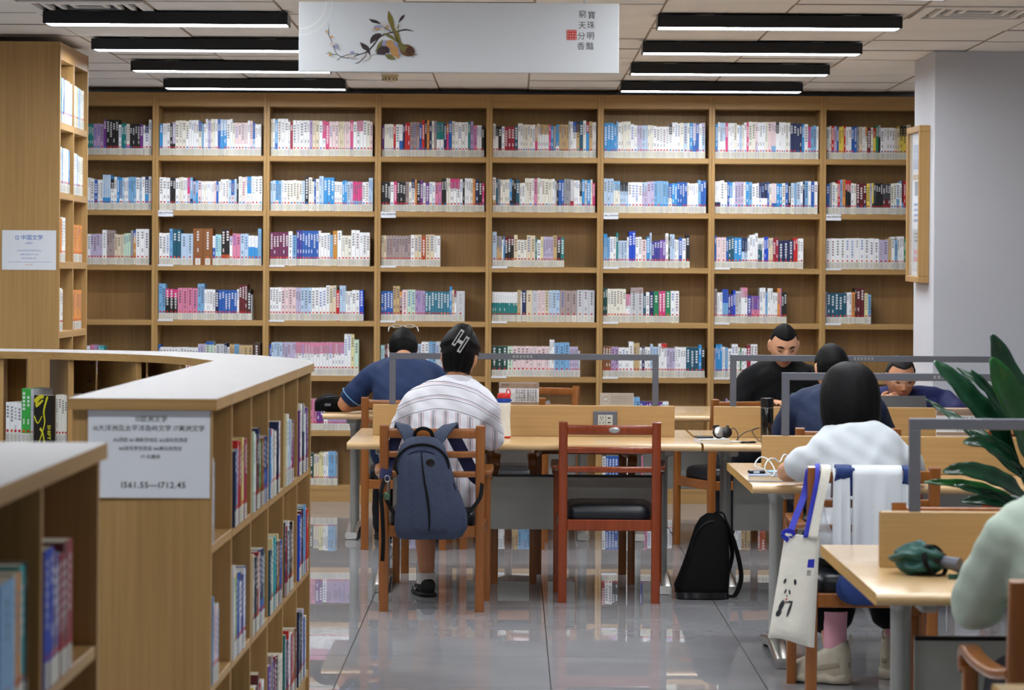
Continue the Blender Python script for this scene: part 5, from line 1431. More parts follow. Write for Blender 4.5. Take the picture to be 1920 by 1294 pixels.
MB().sweep(catmull([rel(1524, 1010, 9.28), rel(1532, 960, 9.3), rel(1545, 905, 9.315), rel(1549, 877, 9.34), rel(1545, 872, 9.40)], 5), rrect(0.017, 0.0015, 0.001, 2), side=(1, 0, 0)).build('strap', 'canvas', to, True)
MB().sweep(catmull([rel(1510, 1008, 9.275), rel(1520, 960, 9.295), rel(1531, 905, 9.31), rel(1533, 876, 9.335), rel(1532, 870, 9.39)], 5), rrect(0.008, 0.002, 0.001, 2), side=(1, 0, 0)).build('strap', 'strap_blue', to, True)
MB().sweep(catmull([rel(1479, 1008, 9.29), rel(1490, 975, 9.33), rel(1502, 945, 9.36), rel(1510, 920, 9.38), rel(1517, 880, 9.39)], 5), rrect(0.012, 0.0015, 0.001, 2), side=(1, 0, 0.4)).build('strap', 'strap_blue', to, True)
MB().sweep(catmull([rel(1478, 1014, 9.27), rel(1468, 1004, 9.262), rel(1472, 996, 9.265), rel(1484, 996, 9.272), rel(1490, 1004, 9.28)], 5), rrect(0.008, 0.0015, 0.001, 2), side=(0, 0, 1)).build('strap_loop', 'strap_blue', to, True)

# crumpled clear plastic bag behind the tote
pb = thing('plastic_bag', 'crumpled clear plastic bag hanging between tote bag and jacket', 'plastic bag', tuple(at(1548, 1045, 9.33)))
M['film'] = plain('clear_film', (214, 220, 228), 0.12, alpha=0.35, spec=0.8, bump=0.6, bscale=18)
mb = MB(); rings = []
for k in range(10):
    a = k / 9; z = 0.185 * a; r = (0.012, 0.03, 0.036, 0.034, 0.028, 0.02, 0.014, 0.01, 0.008, 0.006)[k]
    rings.append([Vector((r * (1 + 0.3 * math.sin(5 * q + 4 * a)) * math.cos(q) - 0.012 * a, 0.6 * r * math.sin(q), z)) for q in [2 * math.pi * i / 20 for i in range(20)]])
mb.ring_loft(rings).build('film', 'film', pb, True)

# white and blue jacket draped over the same chair
jd = 9.345
jk = thing('jacket', 'white jacket with blue lining draped over the chair back', 'jacket', (at(1635, 877, jd).x, jd, 0.85))
M['jk_white'] = plain('white_cotton', (214, 218, 224), 0.8, bump=0.3, bscale=14); M['jk_blue'] = plain('navy_lining', (26, 52, 112), 0.75, bump=0.2, bscale=30)
jo = Vector(jk.location)
def drape(name, pxs, top, bot_l, bot_r, mat, d_off=0.0, ripple=0.008, over=True, seedv=0.0):
    """cloth hanging from the chair's top rail; falls behind it too"""
    x0, x1 = at(pxs[0], 900, jd).x - jo.x, at(pxs[1], 900, jd).x - jo.x
    zt_ = at(1600, top, jd).z - jo.z
    mb = MB(); nu, nv_ = 18, 22
    grid = []
    for j in range(nv_ + 1):
        row = []
        for i in range(nu + 1):
            u, v = i / nu, j / nv_
            zb = (at(1600, bot_l, jd).z * (1 - u) + at(1600, bot_r, jd).z * u) - jo.z
            z = zt_ + (zb - zt_) * v
            x = x0 + (x1 - x0) * u + 0.01 * (u - 0.5) * v
            y = d_off - 0.012 - ripple * v ** 0.6 * (math.sin(u * 11 + seedv + v * 1.5) + 0.5 * math.sin(u * 23 + 2 * seedv)) - 0.01 * math.sin(math.pi * v)
            if v < 0.08: y += 0.02 * (1 - v / 0.08) ** 2
            row.append(Vector((x, y, z)))
        grid.append(row)
    if over:
        grid = [[Vector((p.x, 0.055, p.z - 0.10)) for p in grid[0]], [Vector((p.x, 0.045, p.z - 0.02)) for p in grid[0]], [Vector((p.x, 0.025, p.z + 0.006)) for p in grid[0]]] + grid
    vs = [[mb.bm.verts.new(p) for p in r] for r in grid]
    for a, b_ in zip(vs, vs[1:]):
        for i in range(nu): mb.bm.faces.new((a[i], a[i + 1], b_[i + 1], b_[i]))
    o = mb.build(name, mat, jk, True)
    so = o.modifiers.new('thick', 'SOLIDIFY'); so.thickness = 0.004
    return o
drape('body_panel', (1598, 1692), 876, 1032, 1034, 'jk_white', 0.0)
drape('sleeve', (1561, 1592), 884, 1056, 1046, 'jk_white', -0.004, 0.006, True, 2.0)
drape('sleeve', (1690, 1712), 890, 1010, 1012, 'jk_white', 0.004, 0.005, True, 1.0)
drape('blue_lining', (1566, 1592), 875, 902, 894, 'jk_blue', -0.010, 0.002, True, 0.5)
drape('blue_lining', (1693, 1708), 876, 906, 908, 'jk_blue', -0.006, 0.002, True, 0.5)
drape('placket', (1590, 1602), 876, 930, 930, 'jk_blue', 0.006, 0.002, True, 0.2)
mb = MB(); rings = []
cc = at(1618, 1098, 9.36) - jo
for k in range(11):
    th_ = math.pi * (k + 0.4) / 11.8
    rings.append([Vector((cc.x + 0.096 * math.sin(th_) * math.cos(q) * (1 + 0.05 * math.sin(7 * q)), cc.y + 0.028 * math.sin(th_) * math.sin(q) - 0.01, cc.z + 0.07 * math.cos(th_) * -1 + 0.012 * math.sin(6 * q) * math.sin(th_))) for q in [2 * math.pi * i / 28 for i in range(28)]])
mb.ring_loft(rings).build('hood', 'jk_blue', jk, True)

# potted plant between the two right-hand tables
pt_ = thing('potted_plant', 'tall potted plant with long glossy dark green leaves', 'plant', (1.78, 8.75, 0))
M['leaf'] = plain('glossy_leaf', (22, 62, 40), 0.2, noise=0.35, nscale=9, spec=0.6)
M['leaf_light'] = plain('glossy_leaf_light', (30, 84, 36), 0.22, noise=0.25, nscale=7, spec=0.6)
M['pot'] = plain('glazed_pot', (196, 190, 180), 0.3, noise=0.05); M['soil'] = plain('soil', (52, 40, 32), 0.95, bump=0.8, bscale=60)
po = Vector(pt_.location)
MB().lathe([(0.10, 0), (0.13, 0.02), (0.155, 0.22), (0.165, 0.27), (0.15, 0.272), (0.14, 0.25)]).build('pot', 'pot', pt_, True, 40)
MB().lathe([(0.001, 0.236), (0.143, 0.24), (0.144, 0.246), (0.001, 0.25)]).build('soil', 'soil', pt_)
leaves = [([(1858, 628, 8.45), (1880, 690, 8.5), (1910, 770, 8.55), (1928, 860, 8.6)], 0.052, 'leaf'),
          ([(1857, 672, 8.38), (1885, 735, 8.42), (1918, 800, 8.5), (1940, 880, 8.6)], 0.062, 'leaf_light'),
          ([(1750, 678, 8.5), (1790, 715, 8.5), (1830, 760, 8.52), (1868, 800, 8.55), (1915, 890, 8.6)], 0.040, 'leaf'),
          ([(1819, 694, 8.62), (1850, 730, 8.64), (1880, 765, 8.66), (1912, 800, 8.68), (1935, 870, 8.7)], 0.026, 'leaf'),
          ([(1735, 748, 8.8), (1770, 772, 8.78), (1810, 795, 8.75), (1870, 835, 8.7), (1925, 900, 8.7)], 0.015, 'leaf'),
          ([(1793, 690, 8.9), (1830, 715, 8.88), (1870, 750, 8.86), (1920, 840, 8.8)], 0.016, 'leaf'),
          ([(1806, 830, 8.5), (1840, 828, 8.5), (1875, 842, 8.52), (1918, 880, 8.58)], 0.026, 'leaf'),
          ([(1800, 800, 8.7), (1845, 830, 8.68), (1880, 860, 8.66), (1925, 905, 8.66)], 0.020, 'leaf'),
          ([(1768, 885, 8.42), (1805, 880, 8.42), (1850, 890, 8.45), (1890, 908, 8.5), (1930, 940, 8.6)], 0.030, 'leaf'),
          ([(1732, 904, 8.55), (1775, 905, 8.55), (1830, 912, 8.58), (1880, 930, 8.6), (1930, 960, 8.65)], 0.016, 'leaf_light'),
          ([(1788, 909, 8.5), (1830, 920, 8.5), (1875, 932, 8.55), (1925, 955, 8.6)], 0.014, 'leaf'),
          ([(1800, 940, 8.6), (1850, 938, 8.6), (1900, 945, 8.62), (1940, 970, 8.65)], 0.022, 'leaf'),
          ([(1980, 600, 8.8), (1975, 700, 8.78), (1965, 800, 8.75), (1950, 900, 8.72)], 0.05, 'leaf'),
          ([(2060, 680, 8.9), (2030, 740, 8.85), (1995, 810, 8.8), (1955, 920, 8.75)], 0.045, 'leaf_light')]
for pts, wdt, m_ in leaves:
    P = catmull([at(*q) - po for q in pts], 6)
    mb = MB(); n_ = len(P); rows = []
    for i, q in enumerate(P):
        t_ = (P[min(i + 1, n_ - 1)] - P[max(i - 1, 0)]).normalized()
        s_ = t_.cross(Vector((0.25, -1, 0.35))).normalized()
        nn = s_.cross(t_)
        a = i / (n_ - 1)
        w = wdt * (math.sin(math.pi * min(1, (a * 0.86 + 0.02))) ** 0.7) * (1 if a < 0.8 else max(0.12, 1 - (a - 0.8) * 4.2))
        rows.append([mb.bm.verts.new(q + s_ * w * u + nn * (w * 0.35 * abs(u) + 0.004 * math.sin(i * 1.3) * u)) for u in (-1, -0.5, 0, 0.5, 1)])
    for a, b_ in zip(rows, rows[1:]):
        for i in range(4): mb.bm.faces.new((a[i], a[i + 1], b_[i + 1], b_[i]))
    lf = mb.build('leaf', m_, pt_, True)
    so = lf.modifiers.new('thick', 'SOLIDIFY'); so.thickness = 0.0015
    # petiole down to the soil
    e = P[-1]; MB().tube(catmull([e, e.lerp(Vector((0.02, 0.0, 0.55)), 0.55), Vector((0.03 * math.sin(len(pts) + e.x * 40), 0.03 * math.cos(e.z * 50), 0.245))], 6), [0.006] * 13, 8).build('petiole', 'leaf', pt_, True)

# ================================================================== PEOPLE
def remeshed(name, mb, voxel, smooth, mat, parent, disp=None):
    me = mb.mesh(name)
    tmp = bpy.data.objects.new('tmp_remesh', me)
    r = tmp.modifiers.new('r', 'REMESH'); r.mode = 'VOXEL'; r.voxel_size = voxel
    if smooth:
        s = tmp.modifiers.new('s', 'SMOOTH'); s.factor = 0.5; s.iterations = smooth
    out = evaluated_mesh(tmp); bpy.data.meshes.remove(me)
    out.name = name
    if disp:
        nrm = [v.normal.copy() for v in out.vertices]
        flat = []
        for v, n in zip(out.vertices, nrm):
            q = v.co + disp(v.co, n); flat += (q.x, q.y, q.z)
        out.vertices.foreach_set('co', flat); out.update()
    for p in out.polygons: p.use_smooth = True
    out.materials.clear(); out.materials.append(M[mat] if isinstance(mat, str) else mat)
    o = bpy.data.objects.new(name, out); COL.objects.link(o); o.parent = parent
    return o

def limb(mb, pts, rad, seg=16, n=5):
    P = catmull(pts, n); Rr = cat1(rad, n)
    # rounded ends
    a, b = P[0], P[-1]
    t0 = (P[0] - P[1]).normalized(); t1 = (P[-1] - P[-2]).normalized()
    P = [a + t0 * Rr[0] * 0.8, a + t0 * Rr[0] * 0.5] + P + [b + t1 * Rr[-1] * 0.5, b + t1 * Rr[-1] * 0.8]
    Rr = [Rr[0] * 0.5, Rr[0] * 0.85] + Rr + [Rr[-1] * 0.85, Rr[-1] * 0.5]
    mb.tube(P, Rr, seg)

def torso_rings(spine, sizes, side, n=4, seg=28, e=0.8):
    P = catmull(spine, n); A = cat1([s[0] for s in sizes], n); B = cat1([s[1] for s in sizes], n)
    rings = []
    side = Vector(side).normalized()
    for i, p in enumerate(P):
        t = (P[min(i + 1, len(P) - 1)] - P[max(i - 1, 0)]).normalized()
        s = (side - t * side.dot(t)).normalized(); f = t.cross(s)
        ring = []
        for k in range(seg):
            a = 2 * math.pi * k / seg; c, sn = math.cos(a), math.sin(a)
            ring.append(p + s * (A[i] * math.copysign(abs(c) ** e, c)) + f * (B[i] * math.copysign(abs(sn) ** e, sn)))
        rings.append(ring)
    return rings

def g(x, s): return math.exp(-(x / s) ** 2)
def head_point(n, hair=None, scale=1.0):
    """n unit direction, +y is the face; returns a point of the head about its middle"""
    x, y, z = 0.0735 * n.x, 0.096 * n.y, 0.118 * n.z
    t = max(0.0, -n.z)
    x *= 1 - 0.34 * t ** 1.7
    if n.y < 0: y *= 1 - 0.42 * t ** 1.3
    else: y *= 1 - 0.05 * t
    if n.z > 0 and n.y < 0: y *= 1.04
    if hair is None and n.y > 0:
        y += 0.026 * g(x, 0.0115) * (max(0.0, min(1.0, (0.022 - z) / 0.052)) if z > -0.034 else max(0.0, 1 - (-0.034 - z) / 0.007))
        y += 0.007 * g(abs(x) - 0.010, 0.007) * g(z + 0.031, 0.008)
        y -= 0.011 * g(abs(x) - 0.031, 0.0165) * g(z - 0.010, 0.0125)
        y += 0.005 * g(abs(x) - 0.030, 0.022) * g(z - 0.031, 0.009)
        y += 0.0045 * g(abs(x) - 0.042, 0.02) * g(z + 0.016, 0.018)
        y += 0.007 * g(x, 0.021) * g(z + 0.058, 0.011) - 0.005 * g(x, 0.022) * g(z + 0.0575, 0.0028)
        y += 0.008 * g(x, 0.02) * g(z + 0.094, 0.015)
    return Vector((x, y, z)) * scale

def head_shape(mb, mtx, scale=1.0, seg=56, rings=48):
    rs = []
    for i in range(1, rings):
        th = math.pi * i / rings
        rs.append([mtx @ head_point(Vector((math.sin(th) * math.cos(2 * math.pi * k / seg), math.sin(th) * math.sin(2 * math.pi * k / seg), -math.cos(th))), None, scale) for k in range(seg)])
    mb.ring_loft(rs)
    for s in (-1, 1):   # ears
        r3 = mtx.to_3x3()
        for c, rr in (((s * 0.0765, -0.014, 0.002), (0.009, 0.018, 0.030)), ((s * 0.0735, -0.006, -0.022), (0.007, 0.010, 0.014))):
            mb.ellipsoid(mtx @ (Vector(c) * scale), tuple(q * scale for q in rr), 14, 10, rot=r3 @ Matrix.Rotation(R(-14 * s), 3, 'Z') @ Matrix.Rotation(R(-10), 3, 'X'))

def hair_cap(name, mtx, parent, mat, line, thick=0.012, scale=1.0, bulge=None, seg=64, rings=52):
    """line(n) > 0 where hair grows"""
    mb = MB(); rs = []
    for i in range(1, rings):
        th = math.pi * i / rings; ring = []
        for k in range(seg):
            n = Vector((math.sin(th) * math.cos(2 * math.pi * k / seg), math.sin(th) * math.sin(2 * math.pi * k / seg), -math.cos(th)))
            h = line(n); f = max(0.0, min(1.0, h / 0.16 + 0.5))
            f = f * f * (3 - 2 * f)
            p = head_point(n, True, scale)
            off = -0.010 + (thick + 0.010) * f
            if bulge: off += bulge(n) * f
            off += 0.0012 * f * math.sin(k * 3.1 + i * 2.3)
            ring.append(mtx @ (p + n * off))
        rs.append(ring)
    mb.ring_loft(rs)
    return mb.build(name, mat, parent, True)

def short_hair(n):      # short men's cut: over the brow line, round the ears, down the nape
    front = n.z - 0.50 - 0.10 * abs(n.x)
    back = n.z + 0.34
    w = max(0.0, min(1.0, (n.y + 0.25) / 0.55))
    v = back * (1 - w) + front * w
    if abs(n.x) > 0.75 and -0.55 < n.y < 0.35: v = min(v, (n.z - 0.26) * 1.2 if n.y > -0.25 else v)
    return v
def long_hair(n):
    w = max(0.0, min(1.0, (n.y + 0.1) / 0.5))
    return (n.z + 0.75) * (1 - w) + (n.z - 0.42) * w

def hand(mb, wrist, direction, palm_normal, curl=0.5, left=True, scale=1.0):
    d = Vector(direction).normalized(); up = Vector(palm_normal); up = (up - d * up.dot(d)).normalized()
    side = d.cross(up) * (1 if left else -1)
    w = Vector(wrist); L = 0.088 * scale
    rings = []
    for a, hw, ht in ((0, 0.026, 0.017), (0.25, 0.031, 0.016), (0.6, 0.039, 0.0145), (1.0, 0.040, 0.012)):
        c = w + d * (L * a)
        rings.append([c + side * (hw * scale * math.cos(q)) + up * (ht * scale * math.sin(q)) for q in [2 * math.pi * i / 16 for i in range(16)]])
    mb.ring_loft(rings)
    for k, (off, ln) in enumerate(((0.031, 0.068), (0.0105, 0.078), (-0.0105, 0.072), (-0.031, 0.055))):
        base = w + d * (L * 0.94) + side * off * scale
        p = [base - d * 0.015]; dirv = d.copy(); ax = side
        ang = 0.0; q = base
        for f in (0.45, 0.32, 0.23):
            ang = curl * 0.9
            dirv = Matrix.Rotation(ang if left else -ang, 3, d.cross(up)) @ dirv if False else (dirv * math.cos(ang) - up * math.sin(ang) if f == 0.45 else (dirv * math.cos(ang) + (-up) * math.sin(ang))).normalized()
            q = q + dirv * ln * f * scale; p.append(q)
        limb(mb, p, [0.0088 * scale, 0.0086 * scale, 0.008 * scale, 0.0068 * scale], 10, 3)
    tb = w + d * (L * 0.28) + side * 0.026 * scale
    limb(mb, [tb, tb + (side * 0.75 + d * 0.6 - up * 0.15).normalized() * 0.034 * scale, tb + (side * 0.5 + d * 0.85 - up * 0.35).normalized() * 0.06 * scale], [0.0115 * scale, 0.0105 * scale, 0.008 * scale], 10, 4)

def cloth_ripple(amp, fr, seedv=0.0):
    def f(co, no):
        q = math.sin(co.z * fr + 2.3 * math.sin(co.x * fr * 0.6 + seedv)) * math.sin(co.x * fr * 0.7 - co.y * fr * 0.4 + seedv)
        q += 0.5 * math.sin(co.z * fr * 2.1 + co.x * fr * 1.3 + seedv * 2)
        return no * (amp * q)
    return f

def person(label, loc, rz, J, skin='skin', shirt=None, trousers=None, shirt_pad=0.014, sleeve=0.55, shirt_hem=0, voxel=0.0075, head_scale=1.0, female=False, shoes=None, sleeve_pad=0.016, hem_leg=1.0, leg_pad=0.02, shirt_name='shirt', ripple=0.0022):
    """J: joints in a frame where the person faces +y and stands at the origin"""
    t = thing('person', label, 'person', loc, rz)
    V = {k: Vector(v) for k, v in J.items() if k not in ('head_rot',)}
    side = (V['shR'] - V['shL']).normalized()
    sw_ = (V['shR'] - V['shL']).length / 2
    k = 0.93 if female else 1.0
    spine = [V['pelvis'] + Vector((0, 0, -0.07)), V['pelvis'], V['pelvis'].lerp(V['chest'], 0.5), V['chest'], V['chest'].lerp(V['neck'], 0.62), V['neck'] + (V['chest'] - V['neck']).normalized() * 0.02, V['neck']]
    sz = [(0.13, 0.10), (0.165 * (1.05 if female else 1), 0.118), (0.138 * k, 0.10), (0.158 * k, 0.112), (sw_ * 0.92, 0.088), (sw_ * 0.52, 0.068), (0.056, 0.058)]
    mb = MB()
    mb.ring_loft(torso_rings(spine, sz, side))
    mtx = Matrix.Translation(V['head']) @ J['head_rot'].to_matrix().to_4x4()
    nb = mtx @ Vector((0, -0.028, -0.07))
    limb(mb, [V['neck'] - Vector((0, 0, 0.03)), V['neck'].lerp(nb, 0.5), nb], [0.06 * k, 0.053 * k, 0.053 * k])
    head_shape(mb, mtx, head_scale)
    for s in 'LR':
        limb(mb, [V['neck'] - Vector((0, 0, 0.035)), V['neck'].lerp(V['sh' + s], 0.5) - Vector((0, 0, 0.012)), V['sh' + s]], [0.052, 0.046, 0.048])
        limb(mb, [V['sh' + s], V['sh' + s].lerp(V['el' + s], 0.5), V['el' + s], V['el' + s].lerp(V['wr' + s], 0.35), V['wr' + s]], [0.052 * k, 0.044 * k, 0.039 * k, 0.037 * k, 0.026 * k])
        d = V['wr' + s] - V['el' + s]
        hd = V['hd' + s] if ('hd' + s) in V else d
        pn = V['pn' + s] if ('pn' + s) in V else Vector((0, 0, 1))
        hand(mb, V['wr' + s], hd, pn, J_curl.get(label, 0.45), s == 'L', 0.95 if female else 1.0)
        limb(mb, [V['hip' + s], V['hip' + s].lerp(V['kn' + s], 0.5), V['kn' + s], V['kn' + s].lerp(V['an' + s], 0.35), V['an' + s]], [0.088, 0.076, 0.058, 0.060 * k, 0.037])
        toe = V['toe' + s]
        limb(mb, [V['an' + s] + Vector((0, 0, -0.02)), V['an' + s].lerp(toe, 0.5) + Vector((0, 0, -0.01)), toe], [0.038, 0.036, 0.028])
    remeshed('body', mb, voxel, 2, skin, t)
    # shirt
    if shirt:
        mb = MB(); pd = shirt_pad
        if shirt_hem: spine2 = [V['pelvis'] + Vector((0, 0, -shirt_hem))] + spine[1:]
        else: spine2 = spine
        sz2 = [(a + pd + (0.03 if i == 0 else 0.012 if i in (1, 2) else 0), b + pd + (0.012 if i in (1, 2) else 0)) for i, (a, b) in enumerate(sz)]
        sz2[-1] = (0.066, 0.068); sz2[-2] = (sz[-2][0] + pd + 0.006, sz[-2][1] + pd)
        mb.ring_loft(torso_rings(spine2, sz2, side))
        for s in 'LR':
            a, e_, w_ = V['sh' + s], V['el' + s], V['wr' + s]
            r = sleeve_pad
            limb(mb, [V['neck'] - Vector((0, 0, 0.03)), V['neck'].lerp(a, 0.5) - Vector((0, 0, 0.006)), a - Vector((0, 0, 0.01)), a.lerp(V['chest'], 0.45)], [0.055 + pd * 0.6, 0.050 + pd * 0.9, 0.052 * k + r * 0.7, 0.06])
            if sleeve <= 1.0:
                end = a.lerp(e_, sleeve)
                limb(mb, [a + (V['neck'] - a) * 0.25, a, a.lerp(end, 0.5), end], [0.046 * k, 0.050 * k + r * 0.7, 0.049 * k + r, 0.047 * k + r * 1.2])
            else:
                end = e_.lerp(w_, sleeve - 1.0)
                limb(mb, [a + (V['neck'] - a) * 0.25, a, a.lerp(e_, 0.5), e_, e_.lerp(end, 0.5), end], [0.046 * k, 0.050 * k + r * 0.7, 0.047 * k + r, 0.044 * k + r, 0.040 * k + r, 0.031 + r * 0.7])
        remeshed(shirt_name, mb, 0.009, 4, shirt, t, cloth_ripple(ripple, 42, loc[0] * 7))
    if trousers:
        mb = MB(); pd = leg_pad
        mb.ring_loft(torso_rings([V['pelvis'] + Vector((0, 0, -0.085)), V['pelvis'], V['pelvis'].lerp(V['chest'], 0.3)], [(0.15, 0.12), (0.178, 0.13), (0.155, 0.115)], side))
        for s in 'LR':
            h, kn, an = V['hip' + s], V['kn' + s], V['an' + s]
            if hem_leg <= 0.5: pts = [h, h.lerp(kn, hem_leg), h.lerp(kn, hem_leg * 2)]; rr = [0.092, 0.088, 0.078]
            else:
                e2 = kn.lerp(an, (hem_leg - 0.5) * 2); pts = [h, h.lerp(kn, 0.5), kn, kn.lerp(e2, 0.5), e2]; rr = [0.09, 0.08 + pd * 0.4, 0.062 + pd * 0.7, 0.056 + pd, 0.048 + pd * 1.15]
            limb(mb, pts, rr)
        remeshed('trousers', mb, 0.010, 4, trousers, t, cloth_ripple(0.0018, 36, loc[1]))
    return t, V, mtx
J_curl = {}

def face_parts(t, mtx, glasses=None, brow='hair', sc=1.0, down=True):
    def P(x, z, off): 
        # point on the face surface near (x, z)
        best = None
        ny = math.sqrt(max(0.02, 1 - (x / 0.0735) ** 2 - (z / 0.118) ** 2))
        n = Vector((x / 0.0735, ny, z / 0.118)).normalized()
        p = head_point(n, None, sc); return mtx @ (p + Vector((0, off, 0)))
    for s in (-1, 1):
        MB().tube([P(s * x, z, 0.0015) for x, z in ((0.015, 0.027), (0.026, 0.0315), (0.038, 0.031), (0.048, 0.025))], [0.0028, 0.0046, 0.004, 0.0014], 8).build('eyebrow', brow, t, True)
        e = MB().ellipsoid(P(s * 0.031, 0.008, -0.004), (0.0125 * sc, 0.008 * sc, 0.006 * sc), 14, 10, rot=mtx.to_3x3()); eo = e.build('eyelid', M['skin_tan'] if down else M['skin'], t, True)
        MB().tube([P(s * x, z, 0.0045) for x, z in ((0.020, 0.006), (0.027, 0.0025), (0.035, 0.003), (0.043, 0.007))], [0.001, 0.0022, 0.0022, 0.001], 7).build('lashes', 'hair', t, True)
    lp = MB(); lp.tube([P(x, z, 0.0008) for x, z in ((-0.024, -0.0565), (-0.012, -0.053), (0, -0.0545), (0.012, -0.053), (0.024, -0.0565))], [0.001, 0.0042, 0.004, 0.0042, 0.001], 8)
    lp.tube([P(x, z, 0.0008) for x, z in ((-0.022, -0.059), (-0.01, -0.0635), (0, -0.0645), (0.01, -0.0635), (0.022, -0.059))], [0.001, 0.0045, 0.005, 0.0045, 0.001], 8)
    lp.build('lips', 'lips', t, True)
    if glasses:
        gl = MB()
        for s in (-1, 1):
            pts = []
            for k in range(19):
                a = 2 * math.pi * k / 18
                pts.append(mtx @ (Vector((s * 0.034 + 0.024 * math.copysign(abs(math.cos(a)) ** 0.7, math.cos(a)), 0.102, 0.006 + 0.015 * math.copysign(abs(math.sin(a)) ** 0.7, math.sin(a)))) * sc))
            gl.tube(pts, 0.0013, 6)
            gl.tube([mtx @ (Vector(q) * sc) for q in ((s * 0.058, 0.1, 0.012), (s * 0.076, 0.07, 0.014), (s * 0.084, -0.005, 0.014))], 0.0014, 6)
        gl.tube([mtx @ (Vector(q) * sc) for q in ((-0.011, 0.102, 0.008), (0, 0.106, 0.011), (0.011, 0.102, 0.008))], 0.0013, 6)
        gl.build('glasses', glasses, t, True)

def shoe(t, an, toe, mat_up, mat_sole, w=0.046, chunky=False, name='shoe', hh=0.1, h_off=0.0):
    """shoe from heel to toe on the floor under the ankle"""
    a, b = Vector((an.x, an.y, 0)), Vector((toe.x, toe.y, 0))
    d = (b - a).normalized(); s = Vector((d.y, -d.x, 0))
    L = (b - a).length + 0.10
    st = a - d * 0.055
    def ring(f, hw, z0, z1, n=16, e=0.7):
        c = st + d * (L * f)
        return [c + s * (hw * math.copysign(abs(math.cos(q)) ** e, math.cos(q))) + Vector((0, 0, (z0 + z1) / 2 + (z1 - z0) / 2 * math.copysign(abs(math.sin(q)) ** e, math.sin(q)))) for q in [2 * math.pi * i / n for i in range(n)]]
    sh_ = 0.034 if chunky else 0.022
    rs = [ring(f, w * k, 0.012, z) for f, k, z in ((0.0, 0.45, hh * 0.8), (0.05, 0.75, hh), (0.2, 0.86, hh), (0.36, 0.88, hh * 0.86), (0.55, 0.98, hh * 0.68), (0.75, 1.02, hh * 0.58), (0.92, 0.85, hh * 0.46), (1.0, 0.45, hh * 0.32))]
    up = MB().ring_loft(rs).build(name, mat_up, t, True)
    rs = [ring(f, w * k, 0.0, sh_ * (1.45 if (chunky and i % 2) else 1.0)) for i, (f, k) in enumerate(((-0.02, 0.5), (0.04, 0.9), (0.2, 1.02), (0.36, 1.0), (0.55, 1.06), (0.75, 1.12), (0.92, 0.98), (1.02, 0.5)))]
    MB().ring_loft(rs).build('sole', mat_sole, up, True)
    return up, st, d, s, L

E = lambda x, y, z: Euler((R(x), R(y), R(z)))
M['navy_polo'] = plain('navy_polo_cotton', (10, 38, 80), 0.8, bump=0.15, bscale=80, noise=0.08, nscale=12)
M['navy_polo_b'] = plain('dark_navy_cotton', (12, 32, 66), 0.8, bump=0.15, bscale=80, noise=0.08, nscale=12)
M['navy_tee'] = plain('deep_blue_cotton', (10, 20, 78), 0.8, bump=0.15, bscale=80, noise=0.08, nscale=12)
M['black_knit'] = plain('black_sweatshirt', (5, 6, 9), 0.85, spec=0.25, bump=0.15, bscale=80)
M['white_tee'] = plain('white_tshirt', (206, 212, 218), 0.8, bump=0.1, bscale=40)
M['sage_knit'] = plain('pale_green_knit', (176, 190, 176), 0.9, bump=0.12, bscale=140)
M['dark_trousers'] = plain('dark_trousers', (22, 24, 34), 0.85, bump=0.1, bscale=60)
M['black_trousers'] = plain('black_wide_trousers', (5, 5, 7), 0.85, spec=0.25, bump=0.1, bscale=60)
M['sock_white'] = plain('white_sock', (220, 220, 222), 0.85); M['sock_pink'] = plain('pink_sock', (222, 162, 178), 0.85)
M['sneaker_cream'] = plain('cream_sneaker', (206, 196, 176), 0.6, noise=0.08, nscale=40); M['sneaker_trim'] = plain('sneaker_trim', (168, 156, 134), 0.6); M['shoe_black'] = plain('black_runner', (18, 18, 20), 0.6)
M['piping'] = plain('light_blue_piping', (120, 170, 210), 0.7)

# --- man in the navy polo, glasses pushed up on his head
J = dict(pelvis=(0, -0.02, 0.54), chest=(-0.01, 0.08, 0.83), neck=(-0.02, 0.19, 1.035), head=(-0.025, 0.30, 1.095), head_rot=E(-38, 0, 4),
         shL=(-0.19, 0.15, 0.955), shR=(0.16, 0.15, 0.955), elL=(-0.355, 0.19, 0.785), elR=(0.30, 0.24, 0.79), wrL=(-0.14, 0.36, 0.775), wrR=(0.10, 0.40, 0.775),
         hipL=(-0.09, 0, 0.52), hipR=(0.09, 0, 0.52), knL=(-0.12, 0.40, 0.50), knR=(0.12, 0.40, 0.50), anL=(-0.13, 0.36, 0.09), anR=(0.13, 0.36, 0.09), toeL=(-0.15, 0.5, 0.035), toeR=(0.15, 0.5, 0.035))
t, V, mx = person('man in navy polo leaning over the table, glasses pushed up on his head', (-0.605, 14.70, 0), 0, J, 'skin_tan', 'navy_polo', 'dark_trousers', sleeve=0.72, shirt_pad=0.018)
hair_cap('hair', mx, t, 'hair', lambda n: short_hair(n) + (0.3 if n.y < -0.2 else 0), 0.014)
for s in 'LR':
    c = V['sh' + s].lerp(V['el' + s], 0.735); d = (V['el' + s] - V['sh' + s]).normalized(); a0 = d.orthogonal().normalized(); a1 = d.cross(a0)
    MB().tube([c + (a0 * math.cos(q) + a1 * math.sin(q)) * 0.067 for q in [2 * math.pi * i / 24 for i in range(25)]], 0.003, 6).build('sleeve_piping', 'piping', t, True)
    shoe(t, V['an' + s], V['toe' + s], 'shoe_black', 'shoe_black')
c = V['neck']; MB().tube([c + Vector((0.066 * math.cos(q), 0.07 * math.sin(q) + 0.0, 0.008 + 0.02 * -math.sin(q))) for q in [2 * math.pi * i / 24 for i in range(25)]], 0.011, 8).build('collar', 'navy_polo', t, True)
gm = MB()
